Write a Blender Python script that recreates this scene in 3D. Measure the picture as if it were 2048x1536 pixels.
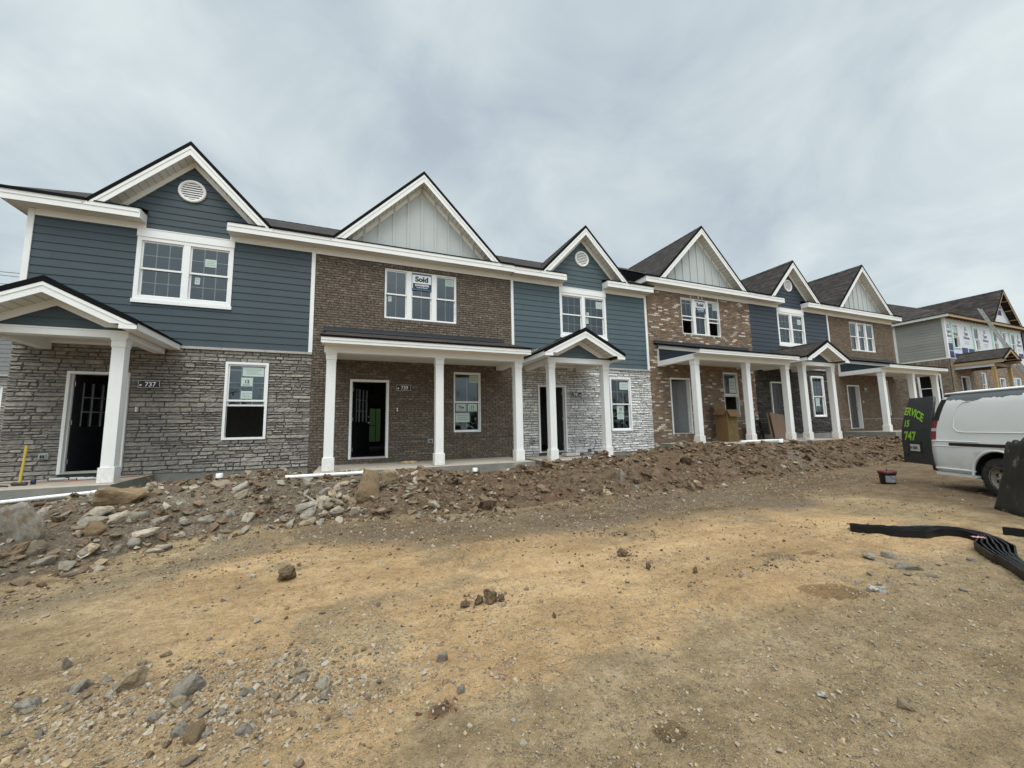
import bpy, bmesh, math, random
import numpy as np
from mathutils import Vector, Matrix

for o in list(bpy.data.objects):
    bpy.data.objects.remove(o)
SC = bpy.context.scene
COL = SC.collection
R = math.radians
rnd = random.Random(7)

# ------------------------------------------------------------------ camera
cam_d = bpy.data.cameras.new('camera')
cam = bpy.data.objects.new('camera', cam_d)
COL.objects.link(cam)
YA, PI_, RO = R(22.44491), R(6.52498), R(-1.10999)
fwd = Vector((math.sin(YA)*math.cos(PI_), math.cos(YA)*math.cos(PI_), math.sin(PI_)))
rt0 = Vector((math.cos(YA), -math.sin(YA), 0))
up0 = rt0.cross(fwd)
rt = rt0*math.cos(RO)+up0*math.sin(RO)
up = -rt0*math.sin(RO)+up0*math.cos(RO)
m = Matrix((rt, up, -fwd)).transposed().to_4x4()
m.translation = Vector((0, -11.344, 0.858626))
cam.matrix_world = m
cam_d.sensor_width = 36
cam_d.lens = 36*780.7067/2048
cam_d.clip_start = 0.05
cam_d.clip_end = 2000
SC.camera = cam

# ------------------------------------------------------------------ exposure, sky, sun
SC.view_settings.view_transform = 'Standard'
SC.view_settings.look = 'None'
SC.view_settings.exposure = 0.5
SC.view_settings.gamma = 1
SUN_EL, SUN_AZ = 66, 196        # degrees; azimuth clockwise from +Y
W = bpy.data.worlds.new('World')
SC.world = W
W.use_nodes = True
nt = W.node_tree
nt.nodes.clear()
def N(t, **k):
    n = nt.nodes.new(t)
    for a, b in k.items():
        setattr(n, a, b)
    return n
wo = N('ShaderNodeOutputWorld')
sky = N('ShaderNodeTexSky', sky_type='NISHITA', sun_disc=False)
sky.sun_elevation = R(SUN_EL); sky.sun_rotation = R(SUN_AZ)
bg1 = N('ShaderNodeBackground'); bg1.inputs['Strength'].default_value = 0.06
bg2 = N('ShaderNodeBackground'); bg2.inputs['Strength'].default_value = 1.0
mixs = N('ShaderNodeMixShader'); mixs.inputs[0].default_value = 0.9
L = nt.links.new
L(sky.outputs[0], bg1.inputs[0]); L(bg1.outputs[0], mixs.inputs[1]); L(bg2.outputs[0], mixs.inputs[2]); L(mixs.outputs[0], wo.inputs[0])
tc = N('ShaderNodeTexCoord')
sep = N('ShaderNodeSeparateXYZ'); L(tc.outputs['Generated'], sep.inputs[0])
def math_(op, a, b=None, clamp=False):
    n = N('ShaderNodeMath', operation=op); n.use_clamp = clamp
    for i, v in ((0, a), (1, b)):
        if v is None: continue
        if hasattr(v, 'links'): L(v, n.inputs[i])
        else: n.inputs[i].default_value = v
    return n.outputs[0]
zz = math_('ADD', math_('MAXIMUM', sep.outputs[2], 0.0), 0.55)
px = math_('DIVIDE', sep.outputs[0], zz); py = math_('DIVIDE', sep.outputs[1], zz)
cmb = N('ShaderNodeCombineXYZ'); L(px, cmb.inputs[0]); L(py, cmb.inputs[1])
def noise(scale, detail, rough, off, dist=0.0):
    mp = N('ShaderNodeMapping'); L(cmb.outputs[0], mp.inputs[0]); mp.inputs['Location'].default_value = off
    n = N('ShaderNodeTexNoise'); L(mp.outputs[0], n.inputs['Vector'])
    n.inputs['Scale'].default_value = scale; n.inputs['Detail'].default_value = detail; n.inputs['Roughness'].default_value = rough
    n.inputs['Distortion'].default_value = dist
    return n.outputs['Fac']
n1 = noise(1.3, 4, .5, (3.1, .4, 0), .3); n2 = noise(3.4, 6, .56, (7.2, 1.3, 0), .5)
big = N('ShaderNodeMapRange'); L(n1, big.inputs[0]); big.inputs[1].default_value = .36; big.inputs[2].default_value = .66
fin = N('ShaderNodeMapRange'); L(n2, fin.inputs[0]); fin.inputs[1].default_value = .34; fin.inputs[2].default_value = .64
cl = math_('ADD', math_('MULTIPLY', big.outputs[0], .5), math_('MULTIPLY', fin.outputs[0], .5))
ramp = N('ShaderNodeValToRGB'); L(cl, ramp.inputs[0])
e = ramp.color_ramp.elements
e[0].position = 0.02; e[0].color = (.385, .45, .515, 1)
e[1].position = .98; e[1].color = (.69, .755, .76, 1)
e2 = e.new(.5); e2.color = (.53, .60, .625, 1)
# an overcast sky is brightest overhead and, here, behind the camera
dv = N('ShaderNodeVectorMath', operation='DOT_PRODUCT'); L(tc.outputs['Generated'], dv.inputs[0])
dv.inputs[1].default_value = Vector((-.08, -.42, .90)).normalized()
br = N('ShaderNodeMapRange'); L(dv.outputs['Value'], br.inputs[0])
br.inputs[1].default_value = .45; br.inputs[2].default_value = 1.0; br.inputs[3].default_value = .88; br.inputs[4].default_value = 2.5
mul = N('ShaderNodeVectorMath', operation='SCALE'); L(ramp.outputs[0], mul.inputs[0]); L(br.outputs[0], mul.inputs['Scale'])
L(mul.outputs[0], bg2.inputs[0])

sun_d = bpy.data.lights.new('sun', 'SUN'); sun_d.energy = 1.5; sun_d.angle = R(35); sun_d.color = (1, .97, .92)
sun = bpy.data.objects.new('sun', sun_d); COL.objects.link(sun)
sd = Vector((math.sin(R(SUN_AZ))*math.cos(R(SUN_EL)), math.cos(R(SUN_AZ))*math.cos(R(SUN_EL)), math.sin(R(SUN_EL))))
sun.rotation_euler = sd.to_track_quat('Z', 'Y').to_euler()

# ------------------------------------------------------------------ tagging
def tag(o, label=None, cat=None, group=None, kind=None):
    if label: o['label'] = label
    if cat: o['category'] = cat
    if group: o['group'] = group
    if kind: o['kind'] = kind
    return o
def empty(name, loc, rz=0.0, label=None, cat=None, group=None):
    o = bpy.data.objects.new(name, None); COL.objects.link(o)
    o.location = loc; o.rotation_euler = (0, 0, rz); o.empty_display_size = .2
    return tag(o, label, cat, group)

# ------------------------------------------------------------------ mesh builder
class MB:
    def __init__(s):
        s.v = []; s.f = []; s.m = []; s.T = None; s.sm = []
    def add(s, vs, fs, m=0, smooth=False):
        b = len(s.v)
        if s.T is not None: vs = [tuple(s.T @ Vector(p)) for p in vs]
        s.v.extend(vs)
        for f in fs:
            s.f.append(tuple(i+b for i in f)); s.m.append(m); s.sm.append(smooth)
    def box(s, x0, x1, y0, y1, z0, z1, m=0):
        s.add([(x0,y0,z0),(x1,y0,z0),(x1,y1,z0),(x0,y1,z0),(x0,y0,z1),(x1,y0,z1),(x1,y1,z1),(x0,y1,z1)],
              [(0,3,2,1),(4,5,6,7),(0,1,5,4),(1,2,6,5),(2,3,7,6),(3,0,4,7)], m)
    def poly(s, pts, m=0): s.add(pts, [tuple(range(len(pts)))], m)
    def prism(s, pts, d, m=0):
        n = len(pts); d = Vector(d)
        q = [tuple(Vector(p)+d) for p in pts]
        s.add(list(pts)+q, [tuple(range(n))[::-1], tuple(range(n, 2*n))]+[(i, (i+1) % n, (i+1) % n+n, i+n) for i in range(n)], m)
    def xz(s, pts, y0, y1, m=0): s.prism([(x, y0, z) for x, z in pts], (0, y1-y0, 0), m)
    def tube(s, pts, r, n=8, m=0, cap=True, smooth=True):
        pts = [Vector(p) for p in pts]; rings = []; vs = []; fs = []
        rr = r if isinstance(r, (list, tuple)) else [r]*len(pts)
        prev = None
        for i, p in enumerate(pts):
            t = (pts[min(i+1, len(pts)-1)]-pts[max(i-1, 0)]).normalized()
            a = prev if prev is not None else (Vector((0, 0, 1)) if abs(t.z) < .9 else Vector((1, 0, 0)))
            u = (a-t*a.dot(t)).normalized(); w = t.cross(u); prev = u
            for k in range(n):
                an = 2*math.pi*k/n
                vs.append(tuple(p+(u*math.cos(an)+w*math.sin(an))*rr[i]))
        for i in range(len(pts)-1):
            for k in range(n):
                fs.append((i*n+k, i*n+(k+1) % n, (i+1)*n+(k+1) % n, (i+1)*n+k))
        s.add(vs, fs, m, smooth)
        if cap:
            s.add(vs[:n], [tuple(range(n))[::-1]], m); s.add(vs[-n:], [tuple(range(n))], m)
    def lathe(s, prof, c, axis, n=24, m=0, smooth=True):
        a = Vector(axis).normalized(); u = a.orthogonal().normalized(); w = a.cross(u); c = Vector(c)
        vs = []; fs = []
        for r, h in prof:
            for k in range(n):
                an = 2*math.pi*k/n
                vs.append(tuple(c+a*h+(u*math.cos(an)+w*math.sin(an))*r))
        for i in range(len(prof)-1):
            for k in range(n):
                fs.append((i*n+k, i*n+(k+1) % n, (i+1)*n+(k+1) % n, (i+1)*n+k))
        s.add(vs, fs, m, smooth)
    def text(s, st, size, o, xd, ud, m=0, bold=0.0, align='LEFT', depth=0.0, sx=1.0):
        cu = bpy.data.curves.new('t', 'FONT'); cu.body = st; cu.size = size; cu.offset = bold; cu.align_x = align
        cu.resolution_u = 3; cu.fill_mode = 'FRONT' if depth == 0 else 'BOTH'; cu.extrude = depth
        ob = bpy.data.objects.new('t', cu)
        me = ob.to_mesh()
        xd = Vector(xd); ud = Vector(ud); nd = xd.cross(ud); o = Vector(o)
        vs = [tuple(o+xd*v.co.x*sx+ud*v.co.y+nd*v.co.z) for v in me.vertices]
        s.add(vs, [tuple(p.vertices) for p in me.polygons], m)
        ob.to_mesh_clear(); bpy.data.objects.remove(ob); bpy.data.curves.remove(cu)
    def build(s, name, mats, parent=None, org=(0, 0, 0), bevel=0, uv=True):
        if not isinstance(mats, (list, tuple)): mats = [mats]
        me = bpy.data.meshes.new(name)
        v = np.array(s.v, dtype=float).reshape(-1, 3)-np.array(org)
        me.from_pydata(v.tolist(), [], s.f)
        me.polygons.foreach_set('material_index', np.array(s.m, dtype=np.int32))
        me.polygons.foreach_set('use_smooth', np.array(s.sm, dtype=bool))
        for q in mats: me.materials.append(q)
        if uv and len(s.f):
            me.update()
            nl = len(me.loops); nf = len(me.polygons)
            nor = np.empty(nf*3); me.polygons.foreach_get('normal', nor); nor = nor.reshape(-1, 3)
            tot = np.empty(nf, dtype=np.int32); me.polygons.foreach_get('loop_total', tot)
            li = np.empty(nl, dtype=np.int32); me.loops.foreach_get('vertex_index', li)
            nn = np.repeat(nor, tot, axis=0); co = v[li]
            t = np.stack([-nn[:, 1], nn[:, 0], np.zeros(nl)], 1); ln = np.linalg.norm(t, axis=1)
            flat = ln < 1e-3; t[flat] = (1, 0, 0); ln[flat] = 1; t /= ln[:, None]
            b = np.cross(nn, t)
            uvv = np.stack([(co*t).sum(1), (co*b).sum(1)], 1)
            me.uv_layers.new(name='UVMap').data.foreach_set('uv', uvv.ravel())
        me.update()
        o = bpy.data.objects.new(name, me); COL.objects.link(o)
        if parent: o.parent = parent
        if bevel:
            bv = o.modifiers.new('b', 'BEVEL'); bv.width = bevel; bv.segments = 2; bv.limit_method = 'ANGLE'; bv.angle_limit = R(40)
        return o

# ------------------------------------------------------------------ materials
def newmat(name):
    mt = bpy.data.materials.new(name); mt.use_nodes = True
    nt = mt.node_tree; b = nt.nodes['Principled BSDF']
    return mt, nt, b
class NT:
    def __init__(s, nt): s.nt = nt
    def n(s, t, **k):
        x = s.nt.nodes.new(t)
        for a, b in k.items():
            if a.startswith('i_'): x.inputs[a[2:].replace('_', ' ')].default_value = b
            else: setattr(x, a, b)
        return x
    def l(s, a, b): s.nt.links.new(a, b)
    def noise(s, vec, scale, detail=4, rough=.55, dist=0):
        x = s.n('ShaderNodeTexNoise'); s.l(vec, x.inputs['Vector'])
        x.inputs['Scale'].default_value = scale; x.inputs['Detail'].default_value = detail
        x.inputs['Roughness'].default_value = rough; x.inputs['Distortion'].default_value = dist
        return x.outputs['Fac']
    def ramp(s, fac, stops, interp='LINEAR'):
        x = s.n('ShaderNodeValToRGB'); s.l(fac, x.inputs[0]); x.color_ramp.interpolation = interp
        e = x.color_ramp.elements
        while len(e) > 1: e.remove(e[-1])
        e[0].position = stops[0][0]; e[0].color = tuple(stops[0][1])+(1,)
        for p, c in stops[1:]:
            q = e.new(p); q.color = tuple(c)+(1,)
        return x.outputs[0]
    def mix(s, fac, a, b, mode='MIX'):
        x = s.n('ShaderNodeMix', data_type='RGBA', blend_type=mode)
        for i, v in ((0, fac), (6, a), (7, b)):
            if hasattr(v, 'links'): s.l(v, x.inputs[i])
            elif isinstance(v, (int, float)): x.inputs[i].default_value = v
            else: x.inputs[i].default_value = tuple(v)+(1,)
        return x.outputs[2]
    def math(s, op, a, b=0.0, clamp=False):
        x = s.n('ShaderNodeMath', operation=op); x.use_clamp = clamp
        for i, v in ((0, a), (1, b)):
            if hasattr(v, 'links'): s.l(v, x.inputs[i])
            else: x.inputs[i].default_value = v
        return x.outputs[0]
    def rng(s, v, a, b, c=0.0, d=1.0):
        x = s.n('ShaderNodeMapRange'); s.l(v, x.inputs[0])
        for i, q in enumerate((a, b, c, d)): x.inputs[i+1].default_value = q
        return x.outputs[0]
    def bump(s, h, strength, dist, bsdf):
        x = s.n('ShaderNodeBump'); s.l(h, x.inputs['Height']); x.inputs['Strength'].default_value = strength; x.inputs['Distance'].default_value = dist
        s.l(x.outputs[0], bsdf.inputs['Normal']); return x
def plain(name, col, rough=.6, var=.08, scale=6, bump=0.0, metal=0.0, spec=.5, dirt=None, bscale=None):
    mt, nt, b = newmat(name); q = NT(nt)
    tc = q.n('ShaderNodeTexCoord').outputs['Object']
    f = q.noise(tc, scale, 5, .6)
    c = q.ramp(f, [(.3, [x*(1-var) for x in col]), (.7, [min(1, x*(1+var)) for x in col])])
    if dirt:
        d = q.rng(q.noise(tc, dirt[1], 6, .65), dirt[2], dirt[2]+.15)
        c = q.mix(d, c, dirt[0])
    q.l(c, b.inputs['Base Color']); b.inputs['Roughness'].default_value = rough; b.inputs['Metallic'].default_value = metal
    b.inputs['Specular IOR Level'].default_value = spec
    if bump: q.bump(q.noise(tc, bscale or scale*8, 5, .6), .5, bump, b)
    return mt
def island(name, cols, rough=.85, nsc=30, nvar=.25, bump=.004, streak=False):
    mt, nt, b = newmat(name); q = NT(nt)
    tc = q.n('ShaderNodeTexCoord').outputs['Object']
    ri = q.n('ShaderNodeNewGeometry').outputs['Random Per Island']
    k = len(cols)
    c = q.ramp(ri, [(i/k, cols[i]) for i in range(k)], 'CONSTANT')
    f = q.noise(tc, nsc, 5, .65)
    c = q.mix(1.0, c, q.ramp(f, [(.32, [1-nvar*.8]*3), (.68, [1+nvar*.75]*3)]), 'MULTIPLY')
    q.l(c, b.inputs['Base Color']); b.inputs['Roughness'].default_value = rough; b.inputs['Specular IOR Level'].default_value = .25
    q.bump(q.noise(tc, nsc*1.7, 6, .65), .8, bump, b)
    return mt
def shingle(name, cols, w=.30, h=.14):
    mt, nt, b = newmat(name); q = NT(nt)
    uv = q.n('ShaderNodeTexCoord').outputs['UV']
    def br(ww, off):
        x = q.n('ShaderNodeTexBrick'); mp = q.n('ShaderNodeMapping'); q.l(uv, mp.inputs[0]); mp.inputs['Location'].default_value = off
        q.l(mp.outputs[0], x.inputs['Vector']); x.inputs['Scale'].default_value = 1
        x.inputs['Brick Width'].default_value = ww; x.inputs['Row Height'].default_value = h
        x.inputs['Mortar Size'].default_value = .006; x.inputs['Mortar Smooth'].default_value = .3
        x.inputs['Color1'].default_value = (0, 0, 0, 1); x.inputs['Color2'].default_value = (1, 1, 1, 1); x.inputs['Mortar'].default_value = (.1, .1, .1, 1)
        x.offset = .37; return x
    a = br(w, (0, 0, 0)); a2 = br(w*.63, (.13, 0, 0))
    s = q.math('MULTIPLY', q.math('ADD', a.outputs[0], a2.outputs[0]), .5)
    c = q.ramp(s, [(i/(len(cols)-1), cols[i]) for i in range(len(cols))])
    c = q.mix(1.0, c, q.ramp(q.noise(uv, 260, 3, .7), [(.3, [.7]*3), (.7, [1.25]*3)]), 'MULTIPLY')
    c = q.mix(1.0, c, q.ramp(q.noise(uv, .8, 4, .6), [(.3, [.85]*3), (.7, [1.12]*3)]), 'MULTIPLY')
    q.l(c, b.inputs['Base Color']); b.inputs['Roughness'].default_value = .95; b.inputs['Specular IOR Level'].default_value = .2
    q.bump(a.outputs[1], .7, -.012, b)
    return mt
def siding_mat(name, col):
    mt, nt, b = newmat(name); q = NT(nt)
    tc = q.n('ShaderNodeTexCoord').outputs['Object']
    mp = q.n('ShaderNodeMapping'); q.l(tc, mp.inputs[0]); mp.inputs['Scale'].default_value = (3, 3, 60)
    f = q.noise(mp.outputs[0], 1.5, 5, .6); f2 = q.noise(tc, 1.1, 3, .5)
    c = q.mix(1.0, q.ramp(f, [(.3, [x*.93 for x in col]), (.7, [x*1.07 for x in col])]), q.ramp(f2, [(.3, [.93]*3), (.7, [1.07]*3)]), 'MULTIPLY')
    ri = q.n('ShaderNodeNewGeometry').outputs['Random Per Island']
    c = q.mix(1.0, c, q.ramp(ri, [(0, [.95]*3), (1, [1.05]*3)]), 'MULTIPLY')
    q.l(c, b.inputs['Base Color']); b.inputs['Roughness'].default_value = .55; b.inputs['Specular IOR Level'].default_value = .35
    q.bump(f, .25, .003, b); return mt
def glass_mat(name, tint, refl=.12):
    mt, nt, b = newmat(name); q = NT(nt); nt.nodes.remove(b)
    out = nt.nodes['Material Output']
    tr = q.n('ShaderNodeBsdfTransparent'); tr.inputs[0].default_value = tuple(tint)+(1,)
    gl = q.n('ShaderNodeBsdfGlossy'); gl.inputs['Roughness'].default_value = .015; gl.inputs[0].default_value = (.86, .95, 1, 1)
    fr = q.n('ShaderNodeFresnel'); fr.inputs[0].default_value = 1.5
    tcn = q.n('ShaderNodeTexCoord').outputs['Object']
    bp = q.n('ShaderNodeBump'); q.l(q.noise(tcn, 1.3, 2, .5), bp.inputs['Height']); bp.inputs['Strength'].default_value = .12; bp.inputs['Distance'].default_value = .05
    q.l(bp.outputs[0], gl.inputs['Normal'])
    f = q.math('ADD', q.math('MULTIPLY', fr.outputs[0], 1.0), refl-.04, True)
    mx = q.n('ShaderNodeMixShader'); q.l(f, mx.inputs[0]); q.l(tr.outputs[0], mx.inputs[1]); q.l(gl.outputs[0], mx.inputs[2])
    q.l(mx.outputs[0], out.inputs[0]); return mt

WHITE = plain('white_trim_paint', (.80, .80, .78), .5, .03, 3, dirt=((.62, .60, .55), 2.5, .66))
WHITE2 = plain('white_vinyl', (.82, .82, .81), .4, .02, 3)
SOFFIT = plain('soffit_vinyl', (.70, .69, .65), .6, .03, 3)
def column_mat():
    mt, nt, b = newmat('column_paint'); q = NT(nt)
    tc = q.n('ShaderNodeTexCoord').outputs['Object']; sp = q.n('ShaderNodeSeparateXYZ'); q.l(tc, sp.inputs[0])
    f = q.noise(tc, 4, 5, .6)
    c = q.ramp(f, [(.3, (.775, .775, .755)), (.7, (.81, .81, .795))])
    c = q.mix(q.math('MULTIPLY', q.rng(q.noise(tc, 5, 6, .65), .64, .80), .7), c, (.60, .57, .52))
    spl = q.math('MULTIPLY', q.rng(sp.outputs[2], .32, -.15), q.rng(q.noise(tc, 13, 6, .7), .38, .62))   # mud splashed on the foot
    c = q.mix(q.math('MULTIPLY', spl, .75), c, (.42, .33, .22))
    q.l(c, b.inputs['Base Color']); b.inputs['Roughness'].default_value = .5
    q.bump(q.noise(tc, 40, 5, .6), .5, .0015, b); return mt
COLW = column_mat()
SID1 = siding_mat('siding_slate', (0.048,0.068,0.080))
SID3 = siding_mat('siding_blue_grey', (0.074,0.105,0.119))
SID5 = siding_mat('siding_dark_navy', (0.037,0.050,0.064))
SIDG = siding_mat('siding_warm_grey', (.30, .30, .27))
BATT = plain('board_and_batten', (.47, .50, .495), .6, .04, 3)
SHIN = shingle('roof_shingles', [(0.021,0.019,0.018), (0.046,0.040,0.037), (0.081,0.070,0.064)])
SHINP = shingle('porch_shingles', [(.028, .024, .021), (.048, .041, .036), (.08, .069, .06)])
DRIP = plain('drip_edge_black', (.006, .006, .0065), .85, .1, spec=.12)
FLASH = plain('flashing_dark', (.016, .019, .024), .45, .1)
MORT = plain('mortar', (.26, .235, .20), .95, .15, 12, bump=.004)
MORTD = plain('mortar_dark', (.10, .085, .07), .95, .15, 12, bump=.004)
MORTS = plain('stone_joint', (.085, .078, .07), .95, .2, 12, bump=.004)
BR2 = island('brick_dark_brown', [(0.138,0.111,0.085),(0.149,0.121,0.095),(0.129,0.103,0.080),(0.160,0.130,0.101),(0.144,0.114,0.089),(0.132,0.106,0.085),(0.154,0.122,0.095),(0.185,0.156,0.127)], nsc=26, nvar=.85, bump=.006)
BR4 = island('brick_whitewashed', [(0.205,0.141,0.096),(0.246,0.174,0.120),(0.171,0.118,0.085),(0.218,0.158,0.109),(0.614,0.546,0.470),(0.198,0.137,0.096),(0.273,0.198,0.137),(0.158,0.109,0.082),(0.232,0.171,0.123),(0.437,0.362,0.287),(0.238,0.164,0.112),(0.212,0.144,0.100),(0.191,0.137,0.099)], nsc=30, nvar=.45, bump=.005)
BR6 = island('brick_mid_brown', [(0.153,0.112,0.079),(0.176,0.131,0.095),(0.134,0.097,0.069),(0.199,0.150,0.109),(0.162,0.116,0.082)], nsc=40, nvar=.4, bump=.005)
BRB = island('brick_tan', [(.24,.19,.14),(.28,.225,.17),(.20,.155,.115),(.32,.265,.205),(.22,.165,.12)], nsc=30, nvar=.35, bump=.004)
ST1 = island('stone_grey', [(0.254,0.234,0.212),(0.288,0.265,0.239),(0.225,0.209,0.191),(0.321,0.295,0.265),(0.266,0.244,0.219),(0.238,0.222,0.208),(0.279,0.254,0.222)], nsc=16, nvar=.36, bump=.014)
ST3 = island('stone_light', [(0.588,0.588,0.575),(0.664,0.658,0.639),(0.536,0.536,0.530),(0.716,0.703,0.684),(0.614,0.600,0.581)], nsc=14, nvar=.28, bump=.012)
ST5 = island('stone_charcoal', [(.060,.055,.052),(.085,.078,.072),(.050,.046,.045),(.11,.098,.09),(.07,.062,.057)], nsc=16, nvar=.35, bump=.012)
CAPST = plain('stone_ledge', (.40, .38, .36), .9, .12, 8, bump=.006)
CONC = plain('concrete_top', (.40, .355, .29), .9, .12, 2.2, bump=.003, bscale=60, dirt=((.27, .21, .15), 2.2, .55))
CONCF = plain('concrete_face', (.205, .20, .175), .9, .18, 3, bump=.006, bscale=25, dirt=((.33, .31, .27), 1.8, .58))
BLACKD = plain('door_black', (.006, .0065, .008), .35, .1)
GREYD = plain('door_grey', (.05, .052, .054), .45, .06)
METAL = plain('steel', (.45, .45, .46), .35, .05, metal=1.0)
GLASS = glass_mat('window_glass', (.62, .68, .70), .10)
DGLASS = glass_mat('door_glass', (.7, .72, .72), .06)
ROOM = plain('interior_board', (.42, .41, .39), .9, .1)
FLOORM = plain('interior_floor', (.12, .10, .08), .8, .2)
PAPER = plain('sticker_paper', (.48, .57, .53), .6, .04)
INK = plain('ink', (.03, .045, .04), .7, .05)
INKG = plain('ink_faded', (.22, .32, .28), .7, .05)
BLK = plain('gloss_black', (.008, .008, .009), .4, .1)
PVC = plain('pvc_white', (.82, .82, .80), .35, .03, 5, dirt=((.5, .42, .32), 6, .64))

# ------------------------------------------------------------------ walls
def cut(x0, x1, z0, z1, ops):
    """rectangle minus openings -> list of rects"""
    out = [(x0, x1, z0, z1)]
    for a, b, c, d in ops:
        nx = []
        for (p, q, r, s) in out:
            if b <= p or a >= q or d <= r or c >= s: nx.append((p, q, r, s)); continue
            if r < c: nx.append((p, q, r, c))
            if d < s: nx.append((p, q, d, s))
            zl, zh = max(r, c), min(s, d)
            if p < a: nx.append((p, a, zl, zh))
            if b < q: nx.append((b, q, zl, zh))
        out = nx
    return out
def core(mb, x0, x1, z0, z1, ops, y0, y1, m=0):
    for a, b, c, d in cut(x0, x1, z0, z1, ops):
        mb.poly([(a,y0,c),(b,y0,c),(b,y0,d),(a,y0,d)], m)
        mb.poly([(a,y1,c),(a,y1,d),(b,y1,d),(b,y1,c)], m)
    for a, b, c, d in ops:
        mb.poly([(a,y0,c),(a,y0,d),(a,y1,d),(a,y1,c)], m); mb.poly([(b,y0,c),(b,y1,c),(b,y1,d),(b,y0,d)], m)
        mb.poly([(a,y0,c),(a,y1,c),(b,y1,c),(b,y0,c)], m); mb.poly([(a,y0,d),(b,y0,d),(b,y1,d),(a,y1,d)], m)
EXP = .18
def siding(mb, x0, x1, z0, z1, ops, y=-.006, m=0):
    k = 0; z = z0
    while z < z1-.005:
        ze = min(z+EXP, z1)
        yy = lambda q: y-.014*(1-(q-z)/EXP)
        # boards run in lengths of about 3.6 m
        for a, b, c, d in cut(x0, x1, z, ze, ops):
            js = [a]; j = x0-3.66*((k*.37+.21) % 1)
            while j < b-.3:
                if j > a+.3: js += [j-.0015, j+.0015]
                j += 3.66
            js.append(b)
            for a1, b1 in zip(js[::2], js[1::2]):
                mb.add([(a1,yy(c),c),(b1,yy(c),c),(b1,yy(d),d),(a1,yy(d),d),(a1,y+.004,c),(b1,y+.004,c)], [(0,1,2,3),(4,5,1,0)], m)
        k += 1
        z += EXP
def siding_gable(mb, cx, z0, z1, half0, slope, y=-.006, m=0, zref=None):
    z = zref if zref is not None else z0
    while z < z1-.01:
        ze = min(z+EXP, z1); zs = max(z, z0)
        h0 = half0-(zs-z0)/slope; h1 = max(0, half0-(ze-z0)/slope)
        if h0 > 0:
            a, b = y-.014, y
            mb.add([(cx-h0,a,zs),(cx+h0,a,zs),(cx+h1,b,ze),(cx-h1,b,ze),(cx-h0,y+.004,zs),(cx+h0,y+.004,zs)], [(0,1,2,3),(4,5,1,0)], m)
        z += EXP
def bricks(mb, x0, x1, z0, z1, ops, y=0.0, m=0, seed=1, belt=None, soldiers=()):
    r = random.Random(seed); bh, j, bl = .0575, .0102, .1945
    ops2 = list(ops)+list(soldiers)
    z = z0; row = 0
    def one(a, b, c, d, p):
        e = .0035
        mb.add([(a,y,c),(b,y,c),(b,y,d),(a,y,d),(a+e,p,c+e),(b-e,p,c+e),(b-e,p,d-e),(a+e,p,d-e)],
               [(4,5,6,7),(0,1,5,4),(1,2,6,5),(2,3,7,6),(3,0,4,7)], m)
    while z < z1-.02:
        if belt and z <= belt < z+bh+j:
            z = belt+.022
        ze = min(z+bh, z1)
        x = x0-(bl+j)*(.5 if row % 2 else 0)-r.uniform(0, .02)
        while x < x1:
            a, b = max(x, x0), min(x+bl, x1)
            if b-a > .012:
                p = y-.011-r.random()*.006
                for q in cut(a, b, z, ze, ops2):
                    if q[1]-q[0] > .012 and q[3]-q[2] > .008: one(*q, p)
            x += bl+j
        z += bh+j; row += 1
    for a, b, c, d in soldiers:
        n = max(1, round((b-a)/(bh+j))); w = (b-a)/n
        for i in range(n): one(a+i*w+j/2, a+(i+1)*w-j/2, c+j*.5, d-j*.5, y-.013-r.random()*.008)
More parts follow.
